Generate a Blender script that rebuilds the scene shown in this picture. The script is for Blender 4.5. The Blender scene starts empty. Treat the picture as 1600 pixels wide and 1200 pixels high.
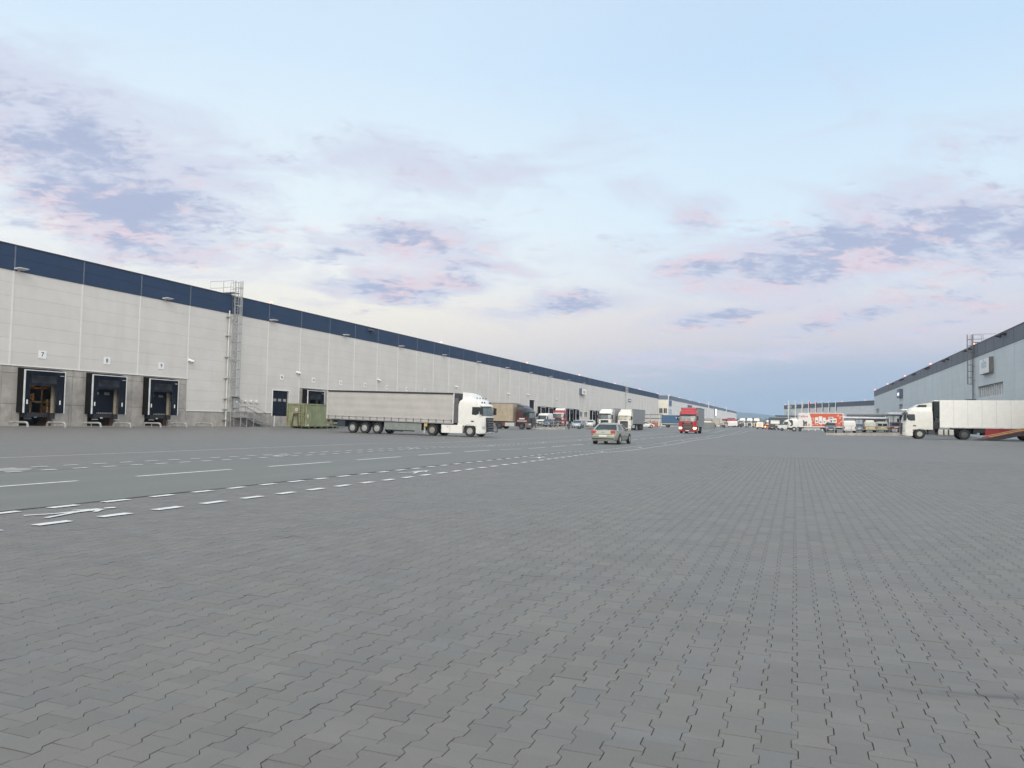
import bpy, bmesh, math, random
import numpy as np
from mathutils import Matrix, Vector
random.seed(7)
PI = math.pi
R = math.radians
S = bpy.context.scene
COL = S.collection

# ---------------------------------------------------------------- camera
def make_camera():
    f, H, s, vx, vy = 1200.0, 1.27, .019, 1242.0, 668.0      # focal length / vanishing point measured for a 1600 px wide frame
    h0 = vy + s * (800 - vx) - 600
    up = Vector((s, -1, h0 / f)).normalized()
    fy = Vector(((vx - 800) / f, (vy - 600) / f, 1))
    fy = (fy - up * fy.dot(up)).normalized()
    fx = fy.cross(up)
    m = Matrix((fx, fy, up))                                   # camera (x right, y down, z forward) -> world
    r = m @ Vector((1, 0, 0)); u = m @ Vector((0, -1, 0)); b = m @ Vector((0, 0, -1))
    cam = bpy.data.cameras.new('camera')
    cam.lens = 27.0; cam.sensor_width = 36.0; cam.clip_end = 20000; cam.clip_start = .05
    o = bpy.data.objects.new('camera', cam); COL.objects.link(o)
    M4 = Matrix.Identity(4)
    for i in range(3):
        M4[i][0], M4[i][1], M4[i][2] = r[i], u[i], b[i]
    M4[2][3] = H
    o.matrix_world = M4
    S.camera = o
make_camera()
S.view_settings.view_transform = 'Standard'
S.view_settings.look = 'None'
S.view_settings.exposure = .05
S.view_settings.gamma = 1
S.cycles.max_bounces = 4
S.cycles.diffuse_bounces = 2
S.cycles.glossy_bounces = 2

# ---------------------------------------------------------------- node helpers
class NT:
    def __init__(s, tree): s.t = tree; s.n = tree.nodes; s.l = tree.links
    def node(s, typ, **kw):
        n = s.n.new(typ)
        for k, v in kw.items(): setattr(n, k, v)
        return n
    def put(s, sock, v):
        if hasattr(v, 'is_output') or isinstance(v, bpy.types.NodeSocket): s.l.new(v, sock)
        else:
            if isinstance(v, (tuple, list)) and sock.type == 'RGBA' and len(v) == 3: v = (*v, 1)
            sock.default_value = v
    def math(s, op, a, b=None, c=None, clamp=False):
        n = s.node('ShaderNodeMath', operation=op, use_clamp=clamp)
        s.put(n.inputs[0], a)
        if b is not None: s.put(n.inputs[1], b)
        if c is not None: s.put(n.inputs[2], c)
        return n.outputs[0]
    def vmath(s, op, a, b=None, scale=None):
        n = s.node('ShaderNodeVectorMath', operation=op)
        s.put(n.inputs[0], a)
        if b is not None: s.put(n.inputs[1], b)
        if scale is not None: s.put(n.inputs['Scale'], scale)
        return n.outputs[0]
    def comb(s, x, y, z):
        n = s.node('ShaderNodeCombineXYZ')
        for i, v in enumerate((x, y, z)): s.put(n.inputs[i], v)
        return n.outputs[0]
    def sep(s, v):
        n = s.node('ShaderNodeSeparateXYZ'); s.put(n.inputs[0], v); return n.outputs
    def mix(s, fac, a, b, blend='MIX'):
        n = s.node('ShaderNodeMix', data_type='RGBA', blend_type=blend)
        s.put(n.inputs[0], fac); s.put(n.inputs[6], a); s.put(n.inputs[7], b)
        return n.outputs[2]
    def noise(s, vec, scale, detail=4, rough=.55, dist=0, lac=2.0):
        n = s.node('ShaderNodeTexNoise')
        if vec is not None: s.put(n.inputs['Vector'], vec)
        s.put(n.inputs['Scale'], scale); s.put(n.inputs['Detail'], detail)
        s.put(n.inputs['Roughness'], rough); s.put(n.inputs['Distortion'], dist); s.put(n.inputs['Lacunarity'], lac)
        return n.outputs[0]
    def sstep(s, v, a, b, lo=0., hi=1.):
        n = s.node('ShaderNodeMapRange', interpolation_type='SMOOTHSTEP')
        s.put(n.inputs[0], v); s.put(n.inputs[1], a); s.put(n.inputs[2], b); s.put(n.inputs[3], lo); s.put(n.inputs[4], hi)
        return n.outputs[0]
    def ramp(s, fac, stops, interp='LINEAR'):
        n = s.node('ShaderNodeValToRGB'); s.put(n.inputs[0], fac)
        e = n.color_ramp.elements; n.color_ramp.interpolation = interp
        while len(e) > 1: e.remove(e[0])
        e[0].position = stops[0][0]; e[0].color = (*stops[0][1], 1)
        for p, c in stops[1:]:
            k = e.new(p); k.color = (*c, 1)
        return n.outputs[0]

def lin(r, g, b):
    f = lambda c: (c / 255 / 12.92) if c / 255 <= .04045 else ((c / 255 + .055) / 1.055) ** 2.4
    return (f(r), f(g), f(b))

# ---------------------------------------------------------------- world: dusk sky with scattered clouds
def make_world():
    w = bpy.data.worlds.new('World'); S.world = w; w.use_nodes = True
    t = NT(w.node_tree); t.n.clear()
    out = t.node('ShaderNodeOutputWorld'); bg = t.node('ShaderNodeBackground')
    t.l.new(bg.outputs[0], out.inputs[0]); bg.inputs[1].default_value = .1
    d = t.node('ShaderNodeTexCoord').outputs['Generated']
    x, y, z = t.sep(d)
    az = t.math('MULTIPLY', t.math('ARCTAN2', x, y), 180 / PI)
    el = t.math('MULTIPLY', t.math('ARCSINE', z), 180 / PI)
    e01 = t.math('DIVIDE', el, 60.0, clamp=True)
    L = t.ramp(e01, [(0, lin(236, 222, 212)), (4 / 60, lin(240, 228, 216)), (8 / 60, lin(252, 246, 232)), (11 / 60, lin(247, 249, 247)),
                     (15 / 60, lin(236, 248, 254)), (20 / 60, lin(229, 244, 254)), (25 / 60, lin(217, 238, 255)), (40 / 60, lin(205, 224, 244)), (1, lin(205, 220, 238))])
    Rr = t.ramp(e01, [(0, lin(168, 189, 210)), (2 / 60, lin(166, 187, 212)), (4 / 60, lin(180, 193, 216)), (6 / 60, lin(216, 211, 220)), (8 / 60, lin(226, 222, 228)),
                      (10.5 / 60, lin(226, 234, 243)), (14 / 60, lin(224, 242, 254)), (20 / 60, lin(215, 237, 254)), (25 / 60, lin(201, 228, 253)), (40 / 60, lin(205, 224, 244)), (1, lin(205, 220, 238))])
    sky = t.mix(t.sstep(az, -36., 2.), L, Rr)
    nish = t.node('ShaderNodeTexSky', sky_type='NISHITA')
    nish.sun_disc = False; nish.sun_elevation = R(34); nish.sun_rotation = R(158); nish.dust_density = 1.5
    sky = t.mix(.06, sky, t.vmath('SCALE', nish.outputs[0], scale=.1))
    # cloud layer in sky-plane coordinates
    inv = t.math('DIVIDE', 1.0, t.math('ADD', t.math('MAXIMUM', z, 0.0), .20))
    p = t.comb(t.math('MULTIPLY', x, inv), t.math('MULTIPLY', y, inv), 0.0)
    rot = t.node('ShaderNodeVectorRotate', rotation_type='Z_AXIS'); t.put(rot.inputs['Vector'], p); rot.inputs['Angle'].default_value = R(-28)
    q = t.vmath('MULTIPLY', rot.outputs[0], (.9, 1.2, 1.0))
    n1 = t.noise(q, 4.6, 6, .62, .35)
    n2 = t.noise(q, 18.0, 5, .66, .4)
    nn = t.math('ADD', t.math('ADD', t.math('MULTIPLY', n1, 1.0), -.03), t.math('MULTIPLY', t.math('SUBTRACT', n2, .5), .8))
    blobs = [  # az, el, half width, half height, slope, strength
        (-52, 17.2, 9, 3.2, -.22, .98), (-47.5, 13.6, 9, 3.0, -.25, 1.0), (-43.5, 16.6, 8, 1.5, .02, .7), (-40.5, 12.2, 5, 1.5, 0., .62),
        (-31, 19.2, 7, 1.6, .12, .50), (-26, 18.3, 7, 1.9, .22, .55), (-37, 18.0, 5, 1.2, 0, .42),
        (-29.5, 9.7, 5.6, 1.0, -.06, .95), (-25, 10.2, 5, .9, .05, .75), (-28, 13.3, 6.5, 1.5, .10, .82), (-23, 12.2, 6, 1.7, .1, .66), (-34, 12.2, 3.5, 1.3, 0, .6),
        (-16.2, 8.8, 5.2, .95, .12, .85), (-20, 8.2, 4, .7, .05, .6), (-6.8, 15, 3.0, 1.5, 0, .62), (-11, 13.5, 5, 1.0, .05, .45),
        (1.5, 12.0, 8.5, 2.1, .10, 1.0), (8.5, 12.8, 8, 2.0, .16, .95), (13, 11.6, 7, 1.8, .2, .85), (-5.5, 11.4, 5, 1.1, .05, .8), (6, 15.2, 7, 1.2, .14, .7),
        (-5.5, 7.7, 5.0, .7, .04, .8), (3.4, 7.5, 6, .8, .03, .78), (9, 6.8, 7, .7, .02, .55), (11, 18.0, 9, 2.6, .1, .48), (12, 9.2, 8, 1.3, .05, .62), (2, 9.6, 8, .9, .03, .5),
        (-11, 4.9, 6, .55, .02, .55), (0, 5.3, 8, .6, 0, .55), (-33, 8.0, 5, .6, 0, .45), (-15, 16.5, 9, 1.6, .05, .36)]
    bend = lambda a: .003 * (a + 25) ** 2 if a is not None else None      # the banks follow a shallow bow across the sky
    d25 = t.math('ADD', az, 25.0)
    elb = t.math('SUBTRACT', el, t.math('MULTIPLY', t.math('MULTIPLY', d25, d25), .003))
    vec = t.comb(az, elb, 0.0)
    tot = 0.0
    for a0, e0, sa, se, sl, amp in blobs:
        sa, se = sa * 1.15, se * 1.35
        n = t.node('ShaderNodeVectorMath', operation='MULTIPLY_ADD')
        t.put(n.inputs[0], vec); n.inputs[1].default_value = (1 / sa, 1 / se, 0); n.inputs[2].default_value = (-a0 / sa, -(e0 - bend(a0)) / se, 0)
        dp = t.node('ShaderNodeVectorMath', operation='DOT_PRODUCT'); t.l.new(n.outputs[0], dp.inputs[0]); t.l.new(n.outputs[0], dp.inputs[1])
        g = t.math('MULTIPLY', t.math('POWER', .367879, dp.outputs['Value']), amp)
        tot = t.math('MAXIMUM', g, tot)
    v = t.math('ADD', nn, t.math('MULTIPLY', t.math('SUBTRACT', tot, .40), .62))
    alpha = t.math('MULTIPLY', t.sstep(v, .44, .88), .90)
    pinkn = t.sstep(t.noise(t.vmath('ADD', q, (3.7, 1.2, 0.0)), 5.0, 3, .6), .47, .62)
    low = t.sstep(el, 21., 12.)
    pk = t.math('MULTIPLY', t.math('MULTIPLY', pinkn, low), t.sstep(v, .86, .52))
    thick = t.sstep(v, .48, .84)
    cl = t.mix(thick, lin(218, 221, 236), lin(172, 183, 212))
    cl = t.mix(t.math('MULTIPLY', pk, 1.0, clamp=True), cl, lin(252, 203, 205))
    n3 = t.noise(t.vmath('ADD', q, (9.1, 4.3, 0.0)), 3.0, 5, .6, .6)
    veil = t.math('MULTIPLY', t.sstep(t.math('ADD', tot, t.math('MULTIPLY', t.math('SUBTRACT', n3, .5), 2.2)), .08, .85), .78)
    vcol = t.mix(t.math('MULTIPLY', t.math('MULTIPLY', t.sstep(n3, .47, .66), low), .38), lin(207, 213, 232), lin(244, 216, 223))
    lift = t.sstep(el, 1.5, 4.0)
    sky = t.mix(t.math('MULTIPLY', veil, lift), sky, vcol)
    sky = t.mix(t.math('MULTIPLY', alpha, lift), sky, cl)
    # unseen sky behind and beside the viewer, brightness added to light walls and vehicles
    back = t.sstep(y, .15, -.5)
    warm = tuple(1.6 * c for c in lin(255, 252, 246))
    sky = t.mix(t.math('MULTIPLY', t.math('MAXIMUM', back, t.math('MULTIPLY', t.sstep(az, 25., 60.), t.sstep(z, .62, .35))), t.sstep(z, -.02, .1)), sky, warm)
    sky = t.mix(t.sstep(z, -.01, -.05), sky, lin(128, 132, 134))
    t.l.new(t.vmath('SCALE', sky, scale=10.0), bg.inputs[0])
make_world()

sun = bpy.data.lights.new('sun', 'SUN'); sun.energy = 1.5; sun.angle = R(34); sun.color = (1, .97, .92)
so = bpy.data.objects.new('sun', sun); COL.objects.link(so)
_d = Vector((math.sin(R(158)) * math.cos(R(34)), math.cos(R(158)) * math.cos(R(34)), math.sin(R(34))))
so.rotation_euler = _d.to_track_quat('Z', 'Y').to_euler()

# ---------------------------------------------------------------- terrain height
CP = np.array([
    (0, 0, 0), (0, 20, 0), (-12, 15, 0), (-20, 20, 0), (10, 10, 0), (10, 30, .05), (-35, 30, .1), (-55, 20, .25), (-55, 40, .25), (-55, 60, .27), (-55, 80, .3), (-47, 50, .15),
    (-38, 62, 0), (-24, 60, -.07), (-12, 50, -.1), (-10, 75, 0), (-15, 105, .08), (-42, 112, .2), (-36, 118, .2), (-44, 136, .5), (-43, 140, .52), (-49, 148, .72), (-55, 160, .75), (-55, 110, .4),
    (-31, 141, .1), (-39, 138, .38), (-43, 166, .56), (12, 88, .34), (22, 89, .4), (5, 60, .1), (0, 110, .2), (4, 124, .12), (15, 123, .3), (5.6, 139, .46), (9, 142, .56), (13, 149, .75), (17, 156, .9),
    (3, 168, .35), (-3, 175, .58), (0, 200, .5), (-30, 180, .6), (-34, 225, .6), (-22, 205, .34), (-8, 227, .45), (-55, 330, .8), (-30, 308, .65), (-10, 276, .5), (-20, 345, 1.05), (10, 300, 1.0), (30, 200, 1.0), (25, 260, 1.0),
    (0, 450, 1.3), (30, 450, 1.3), (-50, 450, 1.2), (-52, 760, 1.6), (0, 800, 1.8)], float)
def hz(x, y):
    x = np.asarray(x, float); y = np.asarray(y, float)
    xs = np.clip(x, -70, 45)[..., None]; ys = np.clip(y, -20, 820)[..., None]
    sy = 7 + .05 * np.abs(ys)
    w = np.exp(-((xs - CP[:, 0]) / 7.5) ** 2 - ((ys - CP[:, 1]) / sy) ** 2) + 1e-7 / (1 + ((xs - CP[:, 0]) / 20) ** 2 + ((ys - CP[:, 1]) / 60) ** 2) ** 3
    z = (w * CP[:, 2]).sum(-1) / w.sum(-1)
    r = np.hypot(x, np.maximum(y, 0)); k = np.clip((r - 22) / 22, 0, 1)
    return z * k * k * (3 - 2 * k)
def Z(x, y): return float(hz(x, y))

# ---------------------------------------------------------------- materials
MATS = {}
def principled(name):
    m = bpy.data.materials.new(name); m.use_nodes = True
    t = NT(m.node_tree); b = t.n['Principled BSDF']
    return m, t, b
def mat(name, col, rough=.5, metal=0., var=.12, scale=2.5, bump=0., bscale=40., coat=0., dirt=0., dirtcol=(.12, .10, .08), spec=.5):
    if name in MATS: return MATS[name]
    m, t, b = principled(name)
    oc = t.node('ShaderNodeTexCoord').outputs['Object']
    n = t.noise(oc, scale, 5, .6)
    dark = tuple(c * (1 - var) for c in col); light = tuple(min(1, c * (1 + var)) for c in col)
    c = t.mix(t.sstep(n, .3, .7), dark, light)
    if dirt > 0:
        g = t.noise(t.vmath('MULTIPLY', oc, (1.5, 1.5, .45)), 1.6, 6, .65)
        c = t.mix(t.math('MULTIPLY', t.sstep(g, .46, .72), dirt), c, dirtcol)
    t.put(b.inputs['Base Color'], c)
    b.inputs['Roughness'].default_value = rough; b.inputs['Metallic'].default_value = metal
    b.inputs['Specular IOR Level'].default_value = spec
    if coat: b.inputs['Coat Weight'].default_value = coat; b.inputs['Coat Roughness'].default_value = .1
    if bump:
        bn = t.node('ShaderNodeBump'); bn.inputs['Strength'].default_value = bump; bn.inputs['Distance'].default_value = .02
        t.l.new(t.noise(oc, bscale, 4, .6), bn.inputs['Height']); t.l.new(bn.outputs[0], b.inputs['Normal'])
    MATS[name] = m
    return m
def emit(name, col, strength):
    if name in MATS: return MATS[name]
    m, t, b = principled(name)
    b.inputs['Base Color'].default_value = (*(c * .4 for c in col), 1); b.inputs['Emission Color'].default_value = (*col, 1); b.inputs['Emission Strength'].default_value = strength
    MATS[name] = m; return m

def paver_material():
    m, t, b = principled('interlocking_pavers')
    P = t.node('ShaderNodeNewGeometry').outputs['Position']
    x, y, z = t.sep(P)
    C_, PER, A = .141, .2035, .013
    xc = t.math('DIVIDE', x, C_)
    k = t.math('ROUND', xc)
    ph = t.math('ADD', t.math('DIVIDE', y, PER), t.math('MULTIPLY', k, .5))
    def wave(p):
        f = t.math('FRACT', p)
        tri = t.math('SUBTRACT', t.math('MULTIPLY', t.math('ABSOLUTE', t.math('SUBTRACT', f, .5)), 4.0), 1.0)
        n = t.node('ShaderNodeClamp'); t.put(n.inputs[0], t.math('MULTIPLY', tri, 4.0)); n.inputs[1].default_value = -1; n.inputs[2].default_value = 1
        return n.outputs[0]
    off = t.math('SUBTRACT', t.math('MULTIPLY', t.math('SUBTRACT', xc, k), C_), t.math('MULTIPLY', wave(ph), A))
    dl = t.math('ABSOLUTE', off)
    j = t.math('ADD', k, t.math('SUBTRACT', t.math('GREATER_THAN', off, 0.0), 1.0))
    tj = t.math('ADD', t.math('ADD', t.math('DIVIDE', y, PER), t.math('MULTIPLY', j, .5)), .5)
    dt = t.math('MULTIPLY', t.math('ABSOLUTE', t.math('SUBTRACT', t.math('FRACT', t.math('ADD', tj, .5)), .5)), PER)
    # joints: sand filled, darker than the stones
    wn = t.node('ShaderNodeTexWhiteNoise', noise_dimensions='3D')
    t.put(wn.inputs['Vector'], t.comb(j, t.math('FLOOR', tj), 0.0))
    rnd = wn.outputs['Value']; rc = t.sep(wn.outputs['Color'])
    base = t.mix(rc[0], (.124, .1175, .104), (.158, .151, .1345))
    base = t.mix(t.math('MULTIPLY', t.sstep(rc[1], .80, .95), .32), base, (.178, .158, .140))
    base = t.mix(t.math('MULTIPLY', t.sstep(rc[2], .82, .96), .3), base, (.128, .137, .146))
    g1 = t.noise(P, .22, 5, .6)
    base = t.mix(t.math('MULTIPLY', t.sstep(g1, .35, .7), .5), base, t.mix(t.sstep(t.noise(P, .6, 3), .4, .6), (.158, .145, .132), (.134, .134, .130)))
    left = t.sstep(x, -20., -36.)
    base = t.mix(t.math('MULTIPLY', left, .45), base, (.172, .160, .148))
    rows = t.noise(t.vmath('MULTIPLY', P, (.45, 2.2, 1.0)), 1.0, 6, .7)
    base = t.mix(t.math('MULTIPLY', t.sstep(rows, .42, .70), .30), base, (.105, .106, .106))
    base = t.mix(t.math('MULTIPLY', t.sstep(t.noise(t.vmath('MULTIPLY', P, (.6, 1.6, 1.0)), 1.3, 5, .7), .52, .74), .30), base, (.205, .203, .196))
    fine = t.noise(P, 190., 3, .7)
    base = t.mix(t.math('MULTIPLY', t.sstep(fine, .35, .75), .4), base, t.mix(.5, base, (.27, .265, .25)), 'MIX')
    base = t.mix(t.math('MULTIPLY', t.sstep(t.noise(P, 62., 2, .5), .74, .80), .55), base, (.46, .45, .43))
    tr = t.noise(t.vmath('MULTIPLY', P, (.9, .05, 1.0)), 1.3, 4, .6)       # faint wheel tracks along the yard
    base = t.mix(t.math('MULTIPLY', t.sstep(tr, .52, .72), .25), base, (.112, .114, .116))
    # oil smear
    sx = t.math('DIVIDE', t.math('SUBTRACT', x, 1.05), .62); sy_ = t.math('DIVIDE', t.math('SUBTRACT', t.math('SUBTRACT', y, 4.36), t.math('MULTIPLY', t.math('SUBTRACT', x, 1.05), .2)), .045)
    sm = t.math('EXPONENT', t.math('MULTIPLY', t.math('ADD', t.math('POWER', sx, 2.0), t.math('POWER', sy_, 2.0)), -1.0))
    sm = t.math('MULTIPLY', sm, t.sstep(t.noise(t.vmath('MULTIPLY', P, (6., 30., 1.)), 1., 5, .7), .35, .65))
    base = t.mix(t.math('MULTIPLY', sm, .85), base, (.045, .045, .05))
    wide = t.sstep(y, 6., 34.)
    jl = t.math('MULTIPLY', t.sstep(t.math('SUBTRACT', dl, t.math('MULTIPLY', wide, .0055)), .0032, .0008), .74); jt = t.math('MULTIPLY', t.sstep(dt, .0026, .0006), .6)
    jn = t.sstep(t.noise(P, 3.0, 3, .6), .25, .6, .55, 1.0)
    joint = t.math('MULTIPLY', t.math('MAXIMUM', jl, jt), jn)
    base = t.mix(t.math('MULTIPLY', joint, .66), base, (.045, .044, .042))
    yard = t.math('MULTIPLY', t.sstep(y, 1400., 900.), t.sstep(t.math('ABSOLUTE', x), 500., 300.))
    base = t.mix(yard, (.07, .085, .04), base)
    t.put(b.inputs['Base Color'], base)
    b.inputs['Roughness'].default_value = .56; b.inputs['Specular IOR Level'].default_value = .5
    h = t.math('ADD', t.math('MULTIPLY', joint, -.5), t.math('ADD', t.math('MULTIPLY', fine, .14), t.math('MULTIPLY', rnd, .22)))
    bn = t.node('ShaderNodeBump'); bn.inputs['Strength'].default_value = .55; bn.inputs['Distance'].default_value = .006
    t.l.new(h, bn.inputs['Height']); t.l.new(bn.outputs[0], b.inputs['Normal'])
    return m
PAVER = paver_material()

def asphalt_material():
    m, t, b = principled('asphalt')
    P = t.node('ShaderNodeNewGeometry').outputs['Position']
    f = t.noise(P, 130., 4, .75)
    c = t.mix(t.sstep(f, .3, .7), (.104, .107, .097), (.184, .188, .172))
    g = t.noise(t.vmath('MULTIPLY', P, (.8, .08, 1)), 1.2, 5, .6)
    c = t.mix(t.math('MULTIPLY', t.sstep(g, .42, .7), .4), c, (.185, .185, .176))
    c = t.mix(t.math('MULTIPLY', t.sstep(t.noise(P, .35, 4, .6), .55, .75), .3), c, (.115, .116, .112))
    t.put(b.inputs['Base Color'], c); b.inputs['Roughness'].default_value = .6; b.inputs['Specular IOR Level'].default_value = .45
    bn = t.node('ShaderNodeBump'); bn.inputs['Strength'].default_value = .4; bn.inputs['Distance'].default_value = .008
    t.l.new(f, bn.inputs['Height']); t.l.new(bn.outputs[0], b.inputs['Normal'])
    return m

def paint_material(name, wear):
    m, t, b = principled(name)
    P = t.node('ShaderNodeNewGeometry').outputs['Position']
    n = t.noise(P, 22., 6, .7)
    c = t.mix(t.sstep(n, .46 + .16 * (1 - wear), .72), (.70, .71, .70), (.24, .24, .24))
    c = t.mix(t.math('MULTIPLY', t.sstep(t.noise(P, 3.0, 4), .4, .75), .35 * wear), c, (.35, .35, .34))
    t.put(b.inputs['Base Color'], c); b.inputs['Roughness'].default_value = .6
    return m

def panel_material(name, col, jh, z0, axis, rib=.0, jdark=.24, spec=.3):
    """sandwich panels: horizontal joints every jh metres from z0, faint blotches"""
    m, t, b = principled(name)
    P = t.node('ShaderNodeTexCoord').outputs['Object']
    x, y, z = t.sep(P)
    fr = t.math('FRACT', t.math('DIVIDE', t.math('SUBTRACT', z, z0), jh))
    d = t.math('MULTIPLY', t.math('SUBTRACT', .5, t.math('ABSOLUTE', t.math('SUBTRACT', fr, .5))), jh)
    jo = t.sstep(d, .03, .008)
    n = t.noise(P, .35, 4, .6)
    cell = t.node('ShaderNodeTexWhiteNoise', noise_dimensions='2D')
    t.put(cell.inputs['Vector'], t.comb(t.math('FLOOR', t.math('DIVIDE', t.math('SUBTRACT', (x, y)[axis], 40.98), 6.0)), t.math('FLOOR', t.math('DIVIDE', t.math('SUBTRACT', z, z0), jh)), 0.))
    c = t.mix(t.sstep(n, .3, .7), tuple(k * .95 for k in col), tuple(min(1, k * 1.03) for k in col))
    c = t.mix(t.math('MULTIPLY', cell.outputs['Value'], .10), c, tuple(k * .72 for k in col))
    streak = t.noise(t.vmath('MULTIPLY', P, (1.4, 1.4, .06)), 1.0, 5, .65)
    c = t.mix(t.math('MULTIPLY', t.sstep(streak, .5, .75), .10), c, tuple(k * .55 for k in col))
    c = t.mix(t.math('MULTIPLY', jo, jdark), c, tuple(k * .35 for k in col))
    t.put(b.inputs['Base Color'], c); b.inputs['Roughness'].default_value = .55; b.inputs['Specular IOR Level'].default_value = spec
    h = t.math('MULTIPLY', jo, -1.0)
    if rib:
        h = t.math('ADD', h, t.math('MULTIPLY', t.math('SINE', t.math('MULTIPLY', (x, y)[axis], 2 * PI / rib)), .12))
    bn = t.node('ShaderNodeBump'); bn.inputs['Strength'].default_value = .5; bn.inputs['Distance'].default_value = .015
    t.l.new(h, bn.inputs['Height']); t.l.new(bn.outputs[0], b.inputs['Normal'])
    return m

def concrete_material(name, col):
    m, t, b = principled(name)
    P = t.node('ShaderNodeTexCoord').outputs['Object']
    n = t.noise(P, .9, 6, .65); g = t.noise(t.vmath('MULTIPLY', P, (1., 1., .35)), 1.9, 6, .7)
    c = t.mix(t.sstep(n, .3, .72), tuple(k * .78 for k in col), tuple(k * 1.16 for k in col))
    c = t.mix(t.math('MULTIPLY', t.sstep(g, .5, .7), .5), c, (.34, .33, .32))
    c = t.mix(t.math('MULTIPLY', t.sstep(t.noise(t.vmath('MULTIPLY', P, (2.2, 2.2, .12)), 1.5, 4), .55, .75), .35), c, (.16, .14, .125))
    x, y, z = t.sep(P)
    t.put(b.inputs['Base Color'], c); b.inputs['Roughness'].default_value = .85
    bn = t.node('ShaderNodeBump'); bn.inputs['Strength'].default_value = .3; bn.inputs['Distance'].default_value = .01
    t.l.new(t.noise(P, 30., 4), bn.inputs['Height']); t.l.new(bn.outputs[0], b.inputs['Normal'])
    return m

white = mat('white_paint', (.76, .75, .715), .32, var=.04, coat=.3, dirt=.10, dirtcol=(.42, .39, .35))
offwhite = mat('offwhite_panel', (.70, .70, .655), .4, var=.04, dirt=.12, dirtcol=(.45, .43, .38))
black = mat('black_plastic', (.02, .02, .022), .55)
rubber = mat('tyre_rubber', (.028, .028, .03), .85, var=.25, scale=8)
steel = mat('galvanised_steel', (.36, .37, .37), .5, .2, var=.18, scale=6)
palesteel = mat('pale_steel', (.60, .60, .58), .5, .25, var=.12, scale=5)
darksteel = mat('dark_steel', (.10, .105, .115), .5, .3)
chassis_m = mat('chassis_paint', (.045, .045, .05), .6, var=.3, dirt=.35)
alu = mat('aluminium', (.55, .55, .55), .35, .8, var=.1)
glass = mat('dark_glass', (.022, .028, .03), .06, var=.1, spec=.8)
wglass = mat('windscreen_glass', (.09, .115, .12), .08, var=.2, spec=.8)
glassgreen = mat('greenish_glass', (.05, .085, .09), .07, var=.3, spec=.8)
lampglass = mat('headlamp_glass', (.45, .47, .48), .12, var=.2)
redlamp = mat('red_lamp_plastic', (.45, .03, .02), .25)
plate_m = mat('plate_white', (.72, .72, .70), .45, var=.03)
def paint(name, col, dirt=.15, rough=.35): return mat(name, col, rough, var=.06, coat=.35, dirt=dirt, dirtcol=(.10, .085, .07))

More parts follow.
